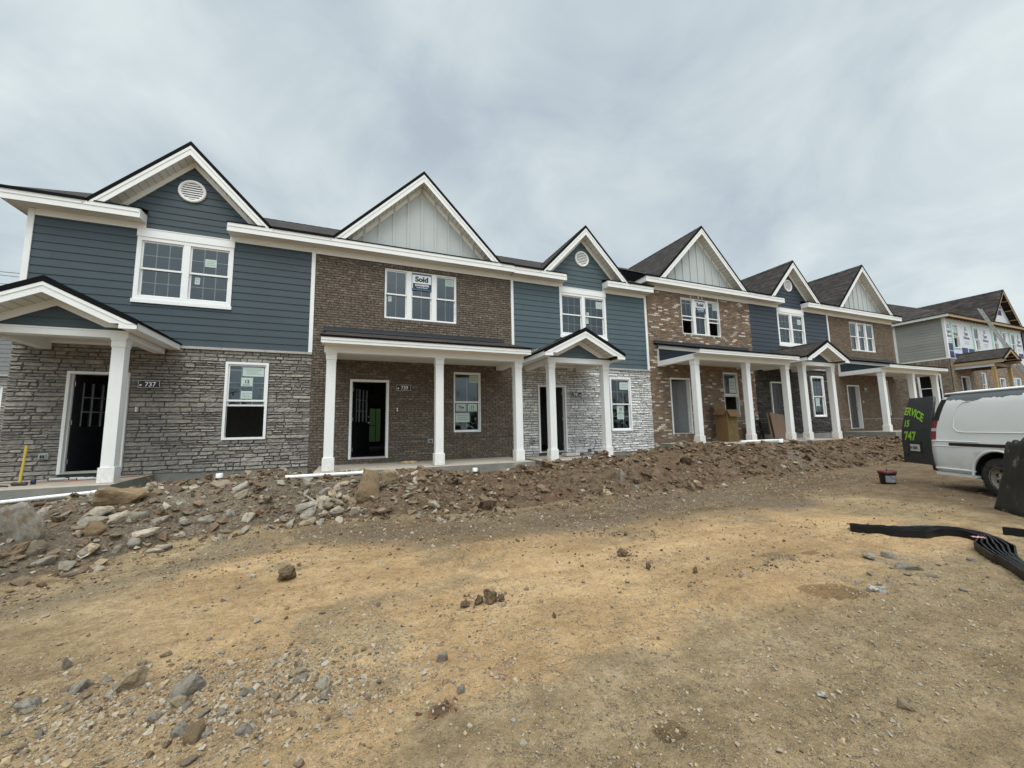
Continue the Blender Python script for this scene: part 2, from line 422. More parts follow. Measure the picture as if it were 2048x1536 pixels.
def stones(mb, x0, x1, z0, z1, ops, y=-.012, m=0, seed=1, hmin=.052, hmax=.122, lmin=.12, lmax=.44, dep=.034):
    r = random.Random(seed)
    brk = sorted({z0, z1}|{o[2] for o in ops if z0 < o[2] < z1}|{o[3] for o in ops if z0 < o[3] < z1})
    rows = []
    for a, b in zip(brk, brk[1:]):
        z = a
        while z < b-1e-4:
            h = r.uniform(hmin, hmax)
            if b-z-h < hmin: h = b-z
            rows.append((z, z+h)); z += h
    def stone(a, b, c, d):
        g = .0055
        a += g; b -= g; c += g*r.uniform(.7, 1.4); d -= g*r.uniform(.7, 1.4)
        l, h = b-a, d-c
        if l < .025 or h < .015: return
        nx = max(2, int(l/.055)); nz = 3
        ex, ez = min(.012, l*.2), min(.012, h*.22)
        xs = [a, a+ex]+[a+ex+(l-2*ex)*i/nx for i in range(1, nx)]+[b-ex, b]
        zs = [c, c+ez]+[c+ez+(h-2*ez)*i/nz for i in range(1, nz)]+[d-ez, d]
        d0 = dep*r.uniform(.55, 1.15); ta, tb = r.uniform(-.012, .012), r.uniform(-.02, .012)
        wob = [r.uniform(-.006, .006) for _ in xs]; wob2 = [r.uniform(-.006, .006) for _ in xs]
        vs = []; fs = []; W_ = len(xs)
        for k, z in enumerate(zs):
            for i, x in enumerate(xs):
                ed = (i == 0 or i == W_-1 or k == 0 or k == len(zs)-1)
                yy = y if ed else y-d0*.8-ta*(i/W_-.5)*2-tb*(k/len(zs)-.5)*2-r.uniform(-.006, .008)
                jx = 0 if not ed else r.uniform(-.004, .004)
                t = k/(len(zs)-1)
                vs.append((x+jx, min(yy, y), z+wob[i]*(1-t)+wob2[i]*t))
        for k in range(len(zs)-1):
            for i in range(W_-1):
                q = k*W_+i; fs.append((q, q+1, q+W_+1, q+W_))
        mb.add(vs, fs, m)
    for (za, zb) in rows:
        seg = [(x0, x1)]
        for o in ops:
            if o[2] < zb-.002 and o[3] > za+.002:
                ns = []
                for p, q in seg:
                    if o[1] <= p or o[0] >= q: ns.append((p, q)); continue
                    if p < o[0]: ns.append((p, o[0]))
                    if o[1] < q: ns.append((o[1], q))
                seg = ns
        for p, q in seg:
            x = p
            while x < q-1e-4:
                l = r.uniform(lmin, lmax)*(.6+.6*(zb-za)/hmax)
                if q-x-l < lmin: l = q-x
                if zb-za > .10 and r.random() < .35:
                    zm = za+(zb-za)*r.uniform(.4, .6); stone(x, x+l, za, zm); stone(x, x+l, zm, zb)
                else: stone(x, x+l, za, zb)
                x += l

# ------------------------------------------------------------------ windows and doors
def window(root, org, x0, x1, z0, z1, n=1, cols=3, rows=2, mull=.13, fr=.05, y=0.0, raised={}, head=0, sill=0, stick=(), brick=False, mat=None):
    """frame with sashes; returns the frame part"""
    mt = mat or WHITE2
    f = MB()
    yo = y-.030
    za, zb = z0+sill, z1-head
    if head:
        f.box(x0-.012, x1+.012, yo-.014, y+.02, zb, z1); f.box(x0-.03, x1+.03, yo-.022, y+.02, z1, z1+.02)
    if sill: f.box(x0-.02, x1+.02, yo-.02, y+.02, z0, za)
    f.box(x0, x0+fr, yo, y+.10, za, zb); f.box(x1-fr, x1, yo, y+.10, za, zb)
    f.box(x0+fr, x1-fr, yo, y+.10, zb-fr, zb); f.box(x0+fr, x1-fr, yo, y+.10, za, za+fr)
    w = (x1-x0-2*fr-(n-1)*mull)/n
    for i in range(1, n):
        a = x0+fr+i*w+(i-1)*mull
        f.box(a, a+mull, yo+.003, y+.10, za+fr, zb-fr)
    fo = f.build('window', mt, root, org)
    zm = (za+zb)/2; st = .032; mu = .009
    for i in range(n):
        a = x0+fr+i*(w+mull); b = a+w
        for k, (c, d, yy) in enumerate(((zm-.02, zb-fr, y+.012), (za+fr, zm+.02, y+.050))):
            dz = raised.get(i, 0)*(zm-za) if k == 1 else 0
            c += dz; d += dz
            s = MB()
            s.box(a, a+st, yy, yy+.034, c, d); s.box(b-st, b, yy, yy+.034, c, d)
            s.box(a+st, b-st, yy, yy+.034, c, c+.042); s.box(a+st, b-st, yy, yy+.034, d-.038, d)
            gx0, gx1, gz0, gz1 = a+st, b-st, c+.042, d-.038
            for t in range(1, cols):
                gx = gx0+(gx1-gx0)*t/cols; s.box(gx-mu, gx+mu, yy+.010, yy+.016, gz0, gz1)
            for t in range(1, rows):
                gz = gz0+(gz1-gz0)*t/rows
                for u in range(cols):
                    p0 = gx0+(gx1-gx0)*u/cols+(mu if u else 0); p1 = gx0+(gx1-gx0)*(u+1)/cols-(mu if u < cols-1 else 0)
                    s.box(p0, p1, yy+.010, yy+.016, gz-mu, gz+mu)
            so = s.build('sash', mt, fo, org)
            g = MB(); g.poly([(gx0,yy+.006,gz0),(gx1,yy+.006,gz0),(gx1,yy+.006,gz1),(gx0,yy+.006,gz1)])
            g.build('pane', GLASS, fo, org)
            for (wi, sk, fx0, fx1, fz0, fz1, txt) in stick:
                if wi != i or sk != k: continue
                q = MB(); X0 = gx0+(gx1-gx0)*fx0; X1 = gx0+(gx1-gx0)*fx1; Z0 = gz0+(gz1-gz0)*fz0; Z1 = gz0+(gz1-gz0)*fz1
                yp = yy+.002
                q.box(X0, X1, yp, yp+.003, Z0, Z1, 0)
                hh = Z1-Z0; ww = X1-X0
                if txt: q.text(txt, hh*.5 if len(txt) < 4 else ww/len(txt)*1.45, ((X0+X1)/2, yp-.002, Z0+hh*.38), (1,0,0), (0,0,1), 1, .004, 'CENTER')
                lines = 2 if txt else 3
                for t in range(lines):
                    zq = (Z0+hh*(.10+.10*t)) if txt else Z0+hh*(.25+.22*t)
                    q.box(X0+ww*.14, X1-ww*(.14+.12*(t % 2)), yp-.0015, yp-.0005, zq, zq+hh*.055, 2)
                q.build('window_sticker', [PAPER, INK, INKG], fo, org)
    return fo
def door_set(root, org, x0, x1, z0, z1, ang, leaf=BLACKD, lites=(3, 3), hinge='L', y=0.0, lip=True):
    f = MB(); w = .055
    f.box(x0, x0+w, y-.045, y+.12, z0, z1); f.box(x1-w, x1, y-.045, y+.12, z0, z1); f.box(x0+w, x1-w, y-.045, y+.12, z1-w, z1)
    f.box(x0+w, x1-w, y-.05, y+.12, z0, z0+.045, 1)
    f.box(x0+w, x0+w+.014, y+.05, y+.12, z0+.045, z1-w); f.box(x1-w-.014, x1-w, y+.05, y+.12, z0+.045, z1-w)
    f.build('door_frame', [WHITE, CAPST], root, org)
    lw = x1-x0-2*w-.03; lh = z1-z0-w-.06; th = .045
    hx = x0+w+.015 if hinge == 'L' else x1-w-.015
    T = Matrix.Translation((hx, y+.10, z0+.05)) @ Matrix.Rotation(R(ang) if hinge == 'L' else R(-ang), 4, 'Z')
    sgn = 1 if hinge == 'L' else -1
    d = MB(); d.T = T
    def bx(mb, a, b, c, e, y0, y1, m=0):
        mb.box(min(a*sgn, b*sgn), max(a*sgn, b*sgn), y0, y1, c, e, m)
    if lites:
        gx0, gx1, gz0, gz1 = .15, lw-.15, .95, lh-.16
        bx(d, 0, gx0, 0, lh, -th/2, th/2); bx(d, gx1, lw, 0, lh, -th/2, th/2); bx(d, gx0, gx1, 0, gz0, -th/2, th/2); bx(d, gx0, gx1, gz1, lh, -th/2, th/2)
        bx(d, gx0+.02, gx1-.02, .16, .44, -th/2-.012, th/2+.012); bx(d, gx0+.02, gx1-.02, .52, .82, -th/2-.012, th/2+.012)
        bx(d, gx0+.06, gx1-.06, .20, .40, -th/2-.018, th/2+.018); bx(d, gx0+.06, gx1-.06, .56, .78, -th/2-.018, th/2+.018)
    else:
        bx(d, 0, lw, 0, lh, -th/2, th/2)
        for (c, e) in ((.16, .85), (1.0, lh-.16)):
            for (a, b) in ((.12, lw/2-.06), (lw/2+.06, lw-.12)):
                bx(d, a, b, c, e, -th/2-.009, th/2+.009); bx(d, a+.05, b-.05, c+.05, e-.05, -th/2-.014, th/2+.014)
    do = d.build('door', leaf, root, org)
    if lites:
        s = MB(); s.T = T
        for t in range(1, lites[0]):
            q = gx0+(gx1-gx0)*t/lites[0]; bx(s, q-.011, q+.011, gz0, gz1, -th/2-.004, th/2+.004)
        for t in range(1, lites[1]):
            q = gz0+(gz1-gz0)*t/lites[1]; bx(s, gx0, gx1, q-.011, q+.011, -th/2-.002, th/2+.002)
        bx(s, gx0, gx0+.02, gz0, gz1, -th/2-.01, th/2+.01); bx(s, gx1-.02, gx1, gz0, gz1, -th/2-.01, th/2+.01)
        s.build('grille', plain('grille_grey', (.16, .17, .175), .5), do, org)
        s = MB(); s.T = T; bx(s, gx0, gx1, gz0, gz1, -.004, .004); s.build('pane', DGLASS, do, org)
    s = MB(); s.T = T
    for side in (-1, 1):
        s.lathe([(0, 0), (.03, 0), (.03, .012), (.012, .02), (.012, .05), (.028, .055), (.03, .075), (0, .085)], (sgn*(lw-.07), side*th/2, .93), (0, side, 0), 14)
        s.lathe([(0, 0), (.028, 0), (.026, .02), (0, .024)], (sgn*(lw-.07), side*th/2, 1.10), (0, side, 0), 14)
    s.build('handle', METAL, do, org)
    for hz in (.2, lh/2, lh-.2):
        s = MB(); s.T = T; s.tube([(-sgn*.006, -.03, hz-.05), (-sgn*.006, -.03, hz+.05)], .008, 8); bx(s, -.03, .0, hz-.05, hz+.05, -.034, -.024)
        s.build('hinge', METAL, do, org)
    return do
def column(root, org, x0, x1, yf, z0, z1):
    w = x1-x0; i = w*.10; pl = .30 if w > .28 else .29
    c = MB(); c.box(x0+i, x1-i, yf+i, yf+w-i, z0+pl, z1-.17)
    co = c.build('column', COLW, root, org, bevel=.004)
    c = MB(); c.box(x0, x1, yf, yf+w, z0+.004, z0+pl-.02); c.prism([(x0,yf,z0+pl-.02),(x1,yf,z0+pl-.02),(x1,yf+w,z0+pl-.02),(x0,yf+w,z0+pl-.02)], (0, 0, .02))
    c.build('plinth', COLW, co, org, bevel=.006)
    c = MB(); j = i*.55; c.box(x0+j, x1-j, yf+j, yf+w-j, z1-.17, z1-.045); j = i*.15; c.box(x0+j, x1-j, yf+j, yf+w-j, z1-.045, z1)
    c.build('capital', COLW, co, org, bevel=.005)

# ------------------------------------------------------------------ roofs
FZ0, FZ1, OV = 5.82, 6.03, .34       # fascia bottom / top, overhang
MS = .53                              # main roof slope
RY = 4.75                             # ridge distance
def main_z(y): return 6.085+MS*(y+OV+.02)
def rake(mb, cx, half, zf, za, w, y0, y1, zcut):
    """two sloping boards meeting at the apex, cut level at zcut"""
    sl = (za-zf)/half
    for s in (-1, 1):
        o0 = max(zf, zcut)
        pts = [(cx+s*(za-o0)/sl, o0), (cx, za), (cx, za-w), (cx+s*max(0, (za-w-o0)/sl), o0)]
        if s < 0: pts = pts[::-1]
        mb.xz(pts, y0, y1)
def gable_roof(root, org, cx, half, zf, za, yf, yv, shin, fw=.23, wall_y=0.0, zc=FZ1, soff=True, name='gable_roof', flat_back=False):
    sl = (za-zf)/half; t = .055
    g = MB()
    for s in (-1, 1):
        foot_b = (cx+s*half, yv, zf) if flat_back else None
        top = [(cx+s*half, yf, zf), (cx, yf, za), (cx, yv, za)]+([foot_b] if flat_back else [])
        if s > 0: top = top[::-1]
        g.add(top+[(a, b, c-t) for a, b, c in top], [tuple(range(len(top)))[::-1], tuple(range(len(top), 2*len(top)))], 0)
        # drip edge along the rake
        fd_ = (t+.045)/sl if not flat_back else 0.0
        a, b = (cx+s*(half-fd_), zf+fd_*sl), (cx, za)
        g.add([(a[0], yf-.004, a[1]-t-.045), (b[0], yf-.004, b[1]-t-.045), (b[0], yf-.004, b[1]+.008), (a[0], yf-.004, a[1]+.008),
               (a[0], yf+.03, a[1]-t-.045), (b[0], yf+.03, b[1]-t-.045), (b[0], yf+.03, b[1]+.008), (a[0], yf+.03, a[1]+.008)],
              [(0,1,2,3),(3,2,6,7),(0,4,5,1),(4,7,6,5),(0,3,7,4),(1,5,6,2)], 1)
    # ridge cap shingles
    y = yf+.02
    while y < yv-.2:
        for s in (-1, 1):
            p = [(cx, y, za+.018), (cx+s*.13, y, za-.13*sl+.018), (cx+s*.13, y+.28, za-.13*sl+.010), (cx, y+.28, za+.010)]
            g.add(p if s > 0 else p[::-1], [(0,1,2,3)], 0)
        y += .27
    go = g.build(name, [shin, DRIP], root, org)
    f = MB()
    z1 = za-t-.046
    rake(f, cx, half, zf-t-.046, z1, fw, yf+.012, yf+.034, zc)
    rake(f, cx, half, zf-t-.046, z1, fw*.36, yf+.001, yf+.012, zc)
    f.build('rake_fascia', WHITE, go, org)
    if soff:
        f = MB(); zu = z1-fw+.03
        hw = (zu-zc)/sl
        for s in (-1, 1):
            f.poly([(cx+s*hw, yf+.034, zc), (cx, yf+.034, zu), (cx, wall_y, zu), (cx+s*hw, wall_y, zc)])
            n = int(math.hypot(hw, zu-zc)/.16)
            for k in range(1, n):                         # soffit panel grooves, as fine ribs
                u = k/n; x = cx+s*hw*(1-u); z = zc+(zu-zc)*u
                f.box(x-.006, x+.006, yf+.034, wall_y-.025, z-.008, z+.004, 1)
        f.build('soffit', [SOFFIT, plain('soffit_groove', (.42, .41, .38), .7)], go, org)
        f = MB(); rake(f, cx, half, zu-sl*half, zu-.004, .15, wall_y-.028, wall_y, zc); f.build('frieze', WHITE, go, org)
    return go

def eave(f, x0, x1, z0=FZ0, z1=FZ1, ov=OV, sh=True):
    """fascia, drip edge and soffit along x (materials: trim, soffit, drip)"""
    f.box(x0, x1, -ov, -ov+.022, z0, z1, 0); f.box(x0, x1, -ov-.012, -ov, z1-.085, z1, 0)
    f.poly([(x0, -ov+.02, z0+.012), (x0, 0, z0+.012), (x1, 0, z0+.012), (x1, -ov+.02, z0+.012)], 1)
    if sh: f.box(x0, x1, -ov-.03, -ov+.05, z1+.001, z1+.022, 2)

def house(kind, per, zoff, wallmat, label, sidmat=SID1, seed=1, porch_z=0.0, first=False, last=False, upper_raised={}, lower_raised={}, door=None, lower_stick=(), upper_stick=(), stone=None, board_left=True, hidden_left_step=False, backdoor=False, label_group='row townhouses'):
    P = 11.2147
    A = kind == 'A'
    xc = -3.77 if A else 1.854
    uL, uR = (-6.555 if first else -6.518, -.988) if A else (-.988, 4.697)
    if last: uR += .02
    root = empty('townhouse', (per*P+xc, 0, zoff), 0, label, 'townhouse', label_group)
    org = (xc, 0, 0)
    if A:
        up_w = (-4.72, -2.832, 3.915, 5.697); lo_w = (-2.842, -1.94, .722, 2.61); dr = (-5.65, -4.615, .09, 2.273)
        gx, half, zf, za = -3.757, 1.83, 6.01, 7.925
    else:
        up_w = (.774, 2.922, 4.027, 5.556); lo_w = (2.776, 3.676, .755, 2.608); dr = (-.046, .962, .13, 2.268)
        gx, half, zf, za = 1.838, 2.483, 6.01, 8.54
    ins = lambda o, e: (o[0]+e, o[1]-e, o[2]+e, o[3]-e)
    d_op = (dr[0]+.02, dr[1]-.02, dr[2], dr[3]-.02)
    ops = [ins(up_w, .03), ins(lo_w, .03), d_op]
    yw = 0.0
    # --- walls
    if A:
        w = MB(); core(w, uL, uR, 2.80, 5.84, [ops[0]], 0, .15, 1); core(w, uL, uR, -1.2, 2.80, ops[1:], -.004, .15, 1)
        cl = uL+(.08 if board_left else 0)
        siding(w, cl, uR-.09, 2.945, FZ0-.13, [ops[0]], m=0)
        # gable field between the eave returns, and up into the gable
        sl = (za-zf)/half
        siding(w, -4.585, -2.93, FZ0-.13, 6.03, [ops[0]], y=-.0065, m=0)
        w.poly([(-5.6, 0, 5.84), (-1.9, 0, 5.84), (gx, 0, za-.1)], 1)
        ztop = za-.055-.23
        siding_gable(w, gx, 6.03, ztop, (ztop-6.03)/sl, sl, zref=6.03-((6.03-2.945) % EXP), m=0)
        w.build('siding_wall', [sidmat, sidmat], root, org)
        s = MB(); stones(s, uL-.02, uR+.01, -.0, 2.885, [lo_w, (dr[0], dr[1], -.5, dr[3])], y=-.012, seed=seed, **(stone or {}))
        s.build('stone_wall', [wallmat], root, org)
        s = MB()
        for a, b, c, d in cut(uL, uR, -.05, 2.885, ops[1:]): s.poly([(a,-.012,c),(b,-.012,c),(b,-.012,d),(a,-.012,d)])
        s.build('stone_backing', [MORTS], root, org)
        s = MB(); x = uL-.02
        r = random.Random(seed+3)
        while x < uR:
            l = min(r.uniform(.42, .5), uR+.005-x); s.box(x+.002, x+l-.002, -.085+r.uniform(-.004, .004), 0, 2.885, 2.943); x += l
        s.build('stone_ledge', [CAPST], root, org)
        f = MB(); f.box(uL, uR, -.018, .15, -1.2, -.0); f.build('foundation', CONCF, root, org)
    else:
        sold = [(up_w[0]-.02, up_w[1]+.02, up_w[3], FZ0-.15), (up_w[0]-.05, up_w[1]+.05, up_w[2]-.075, up_w[2]), (lo_w[0]-.03, lo_w[1]+.03, lo_w[2]-.075, lo_w[2]), (dr[0], dr[1], dr[2]-.075, dr[2])]
        w = MB(); core(w, uL, uR, -1.2, 5.84, ops, 0, .15, 1)
        bricks(w, uL, uR, -.9, FZ0-.15, [up_w, lo_w, dr], y=0, m=0, seed=seed, belt=.615, soldiers=sold)
        if last:
            w.box(uR-.004, uR-.001, 0.001, 9.4, -1.2, 5.84, 1)
        w.build('brick_wall', [wallmat, MORTD if wallmat is BR2 else MORT], root, org)
        w = MB(); core(w, gx-half+.12, gx+half-.12, 5.84, 6.0, [], 0, .15)
        w.poly([(gx-half+.1, -.0, 6.0), (gx+half-.1, -.0, 6.0), (gx, -.0, za-.12)])
        sl = (za-zf)/half
        k = -6
        while k <= 6:
            x = gx+k*.405; zt = za-.055-.23-abs(k*.405)*sl-.02
            if zt > 6.1: w.box(x-.03, x+.03, -.032, 0, 6.05, zt)
            k += 1
        w.build('batten_wall', [BATT], root, org)
    # --- corner boards and frieze
    c = MB()
    if A:
        if board_left:
            c.box(uL-.02 if first else uL, uL+.085, -.035, 0, 2.945, FZ0)
            if first: c.box(uL-.02, uL, .001, .09, 2.945, FZ0)
            c.build('corner_board', WHITE, root, org)
        c = MB(); c.box(uR-.092, uR, -.035, 0, 2.945, FZ0)
        c.build('corner_board', WHITE, root, org)
        c = MB(); c.box(uL+.085 if board_left else uL, -4.585, -.026, 0, FZ0-.135, FZ0+.01); c.build('frieze', WHITE, root, org)
        c = MB(); c.box(-2.93, uR-.092, -.026, 0, FZ0-.135, FZ0+.01)
    else:
        c.box(uL, uR, -.030, 0, FZ0-.145, FZ0+.01); c.box(uL, uR, -.040, -.030, FZ0-.155, FZ0-.125)
    c.build('frieze', WHITE, root, org)
    # --- eaves
    f = MB(); f2 = MB(); xl = uL-.29 if first else uL-(.20 if hidden_left_step else 0); xr = uR+(.30 if last else (.12 if per == 1 and A and label.startswith('third') else 0))
    if A:
        eave(f, xl, -4.60, sh=False); eave(f2, -2.915, xr, sh=False)
        for (q_, a, b) in ((f, -4.60, -4.585), (f2, -2.93, -2.915)):
            q_.box(a, b, -OV, 0, FZ0, FZ1, 0)
        for (q_, a, b) in ((f, gx-half+.2, -4.575), (f2, -2.94, gx+half-.2)):    # shingled tops of the returns
            q_.add([(a,-OV-.025,FZ1+.003),(b,-OV-.025,FZ1+.003),(b,0,FZ1+.115),(a,0,FZ1+.115),(a,-OV-.025,FZ1+.03),(b,-OV-.025,FZ1+.03),(b,0,FZ1+.14),(a,0,FZ1+.14)],
                  [(0,3,2,1),(4,5,6,7),(0,1,5,4),(1,2,6,5),(3,0,4,7)], 2)
        fl, fr_ = gx-half, gx+half
    else:
        eave(f, xl, xr, sh=False)
        a, b = gx-half+.16, gx+half-.16
        f.add([(a,-OV-.025,FZ1+.003),(b,-OV-.025,FZ1+.003),(b,-.02,FZ1+.095),(a,-.02,FZ1+.095),(a,-OV-.025,FZ1+.03),(b,-OV-.025,FZ1+.03),(b,-.02,FZ1+.12),(a,-.02,FZ1+.12)],
              [(0,3,2,1),(4,5,6,7),(0,1,5,4),(1,2,6,5),(3,0,4,7)], 2)
        fl, fr_ = gx-half, gx+half
    if first:
        f.box(xl, xl+.022, -OV+.022, 9.4, FZ0, FZ1, 0)
        f.poly([(xl+.02, 0, FZ0+.012), (xl+.02, 9.4, FZ0+.012), (uL, 9.4, FZ0+.012), (uL, 0, FZ0+.012)], 1)
    if hidden_left_step:
        f.box(xl, xl+.02, -OV+.022, 5, FZ0, FZ1, 0); f.poly([(xl+.02, 0, FZ0+.012), (xl+.02, 5, FZ0+.012), (uL, 5, FZ0+.012), (uL, 0, FZ0+.012)], 1)
        f.box(uL-.012, uL-.002, .0, 6, 5.0, FZ0+.01, 3)
    if last:
        f.box(xr-.022, xr, -OV+.022, 9.4, FZ0, FZ1, 0)
    if A: f2.build('eave_trim', [WHITE, SOFFIT, DRIP, SID3], root, org)
    f.build('eave_trim', [WHITE, SOFFIT, DRIP, SID3], root, org)
    # --- main roof with its valley cut out for the front gable
    rf = MB(); yv = (za-6.085)/MS-OV-.02
    zr = main_z(RY); xe = .03 if (first or last) else 0
    yf = -OV-.025
    front = [(xl-(.02 if first or hidden_left_step else 0), yf), (fl, yf), (gx, yv), (fr_, yf), (xr+(.02 if last else 0), yf), (xr+(.02 if last else 0), RY), (xl-(.02 if first or hidden_left_step else 0), RY)]
    top = [(x, y, main_z(y)) for x, y in front]
    rf.poly(top, 0)
    rf.poly([(x, y, z-.05) for x, y, z in top][::-1], 0)
    for (x0, x1) in ((front[0][0], fl+.04), (fr_-.04, front[4][0])):
        rf.box(x0, x1, yf-.012, yf+.03, FZ1+.002, FZ1+.062, 1)
    rf.box(front[0][0]-.004, front[0][0], yf, yf+.02, FZ1, FZ1+.05, 1)
    xl2, xr2 = front[0][0], front[4][0]
    rf.poly([(xl2, RY, zr), (xr2, RY, zr), (xr2, 9.8, 6.04), (xl2, 9.8, 6.04)], 0)
    for x in (xl2, xr2): rf.poly([(x, yf, 6.02), (x, RY, zr-.01), (x, 9.8, 6.02)], 1)
    x = xl2
    while x < xr2-.1:
        for s in (-1, 1): 
            p = [(x, RY, zr+.02), (x+.26, RY, zr+.012), (x+.26, RY+s*.13, zr-.13*MS+.012), (x, RY+s*.13, zr-.13*MS+.02)]
            rf.add(p if s < 0 else p[::-1], [(0,1,2,3)], 0)
        x += .25
    rf.build('main_roof', [SHIN, DRIP], root, org)
    gable_roof(root, org, gx, half, zf, za, -OV-.02, yv+.02, SHIN)
    if A:
        v = MB(); vc = (gx-.005, -.014, 6.825); 
        v.lathe([(.285, 0), (.285, .035), (.27, .045), (.225, .045), (.215, .02)], vc, (0, -1, 0), 40)
        v.lathe([(.216, .004), (.0, .004)], vc, (0, -1, 0), 40, 1)
        for k in range(-3, 4):
            z = k*.058; hw = math.sqrt(max(.01, .215**2-z*z))
            v.add([(vc[0]-hw, -.05, vc[2]+z-.022), (vc[0]+hw, -.05, vc[2]+z-.022), (vc[0]+hw, -.02, vc[2]+z+.026), (vc[0]-hw, -.02, vc[2]+z+.026),
                   (vc[0]-hw, -.043, vc[2]+z-.026), (vc[0]+hw, -.043, vc[2]+z-.026)], [(0,1,2,3),(4,5,1,0)], 0)
        v.build('gable_vent', [WHITE2, plain('vent_recess', (.25, .25, .25))], root, org)
    # --- openings
    if A:
        window(root, org, *up_w, n=2, cols=3, rows=2, fr=.085, head=.185, sill=.085, raised=upper_raised, stick=upper_stick)
        window(root, org, *lo_w, n=1, cols=3, rows=2, fr=.055, y=-.045, raised=lower_raised, stick=lower_stick)
    else:
        window(root, org, *up_w, n=3, cols=2, rows=1, mull=.135, fr=.055, y=.035, raised=upper_raised, stick=upper_stick)
        window(root, org, *lo_w, n=1, cols=2, rows=1, fr=.055, y=.035, raised=lower_raised, stick=lower_stick)
    door_set(root, org, *dr, y=(-.03 if A else .02), **(door or {}))
    # --- interior
    i = MB(); a, b, q, t = uL+.02, uR-.02, .16, 9.2
    i.poly([(a,q,.1),(b,q,.1),(b,t,.1),(a,t,.1)], 1); i.poly([(a,q,2.72),(a,t,2.72),(b,t,2.72),(b,q,2.72)], 0)
    i.poly([(a,q,3.02),(b,q,3.02),(b,t,3.02),(a,t,3.02)], 1); i.poly([(a,q,5.6),(a,t,5.6),(b,t,5.6),(b,q,5.6)], 0)
    i.poly([(a,q,.1),(a,t,.1),(a,t,5.6),(a,q,5.6)], 0); i.poly([(b,q,.1),(b,q,5.6),(b,t,5.6),(b,t,.1)], 0)
    bops = [(.60, 1.42, .12, 2.12)] if backdoor else []
    core(i, a, b, -1.2, 5.6, bops, t, t+.15, 0)
    if not backdoor: i.poly([(a,4.2,.1),(b,4.2,.1),(b,4.2,5.6),(a,4.2,5.6)], 0)
    i.build('interior', [ROOM, FLOORM], root, org)
    s = MB(); s.box(uL+.001, uL+.015, .15, 9.4, -1.2, 5.84); s.box(uR-.015, uR-.001, .15, 9.4, -1.2, 5.84); s.build('party_wall', [sidmat if A else MORT], root, org)
    if backdoor:
        d = MB(); d.box(.60, .66, t, t+.06, .12, 2.12); d.box(1.36, 1.42, t, t+.06, .12, 2.12); d.box(.66, 1.36, t, t+.06, .12, .36); d.box(.66, 1.36, t, t+.06, 1.98, 2.12)
        d.box(1.12, 1.15, t+.01, t+.05, .36, 1.98); d.box(.66, 1.12, t+.012, t+.048, 1.13, 1.16); bd = d.build('back_door', BLACKD, root, org); d = MB(); d.poly([(.66,t+.03,.36),(1.36,t+.03,.36),(1.36,t+.03,1.98),(.66,t+.03,1.98)]); d.build('pane', glass_mat('tinted_glass', (.42, .46, .42), .06), bd, org)
    # --- porch
    pz = porch_z
    if A:
        cols = [(-6.11, -5.866), (-4.285, -4.04)]; x0, x1 = -6.13, -4.02; cx = -5.085; yfc = -1.70
        s = MB(); sx0, sx1 = -6.42, -3.97
        s.prism([(sx0,-1.95,pz-.9),(sx1,-1.95,pz-.9),(sx1-.08,-.01,pz-.9),(sx0,-.01,pz-.9)], (0, 0, .896), 1)
        s.prism([(sx0,-1.95,pz-.004),(sx1,-1.95,pz-.004),(sx1-.08,-.01,pz-.004),(sx0,-.01,pz-.004)], (0, 0, .004), 0)
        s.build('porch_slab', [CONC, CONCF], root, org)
        for a, b in cols: column(root, org, a, b, yfc, pz, 2.73)
        b_ = MB(); b_.box(x0, x1, -1.70, -1.48, 2.73, 2.86); b_.box(x0, x0+.2, -1.48, 0-.09, 2.73, 2.95); b_.box(x1-.2, x1, -1.48, -.09, 2.73, 2.95); b_.box(x0+.2, x1-.2, -.16, -.09, 2.86, 2.95)
        b_.box(x0-.006, x1+.006, -1.712, -1.70, 2.845, 2.872)
        b_.build('porch_beam', WHITE, root, org)
        ce = MB(); ce.poly([(x0,-1.48,2.92),(x0,0,2.92),(x1,0,2.92),(x1,-1.48,2.92)])
        for k in range(1, 9): ce.box(x0+.2, x1-.2, -1.48+k*.165-.004, -1.48+k*.165+.004, 2.914, 2.921, 1)
        ce.build('porch_ceiling', [SOFFIT, plain('ceiling_groove', (.5, .49, .46))], root, org)
        pf, pa, ph = 3.02, 3.70, 1.335; psl = (pa-pf)/ph
        w = MB(); zt = pa-.055-.20; siding_gable(w, cx, 2.872, zt, (zt-2.872)/psl*1.0, psl, y=-1.665)
        hb = min((zt-2.872)/psl, ph-.1)
        w.poly([(x0+.02,-1.655,2.86),(x1-.02,-1.655,2.86),(x1-.02,-1.655,3.0),(cx,-1.655,pa-.12),(x0+.02,-1.655,3.0)])
        w.build('porch_gable', [sidmat], root, org)
        g = gable_roof(root, org, cx, ph, pf, pa, -2.10, -.02, SHINP, fw=.19, wall_y=-1.66, zc=2.93, name='porch_roof', flat_back=True)
        for s_ in (-1, 1):
            e_ = MB()
            xf = cx+s_*ph; xa, xb = sorted((xf, xf-s_*.022))
            e_.box(xa, xb, -2.088, -.05, 2.84, 2.962)
            xa, xb = sorted((xf-s_*.022, cx+s_*1.10)); e_.box(xa, xb, -2.07, -.05, 2.845, 2.86)
            xa, xb = sorted((xf, cx+s_*1.07)); e_.box(xa, xb, -2.092, -2.07, 2.84, 2.955)
            xa, xb = sorted((xf+s_*.018, xf-s_*.02)); e_.box(xa, xb, -2.10, -.03, 2.963, 2.992, 1)
            # step flashing against the wall
            if s_ < 0: e_.xz([(xf, pf+.006), (cx-.5, pa-.5*psl+.006), (cx-.5, pa-.5*psl+.05), (xf, pf+.06)], -.028, -.021, 2)
            e_.build('porch_eave', [WHITE, DRIP, METAL], g, org)
    else:
        cols = [(-.570, -.322), (1.912, 2.16), (4.072, 4.320)]; yfc = -1.70
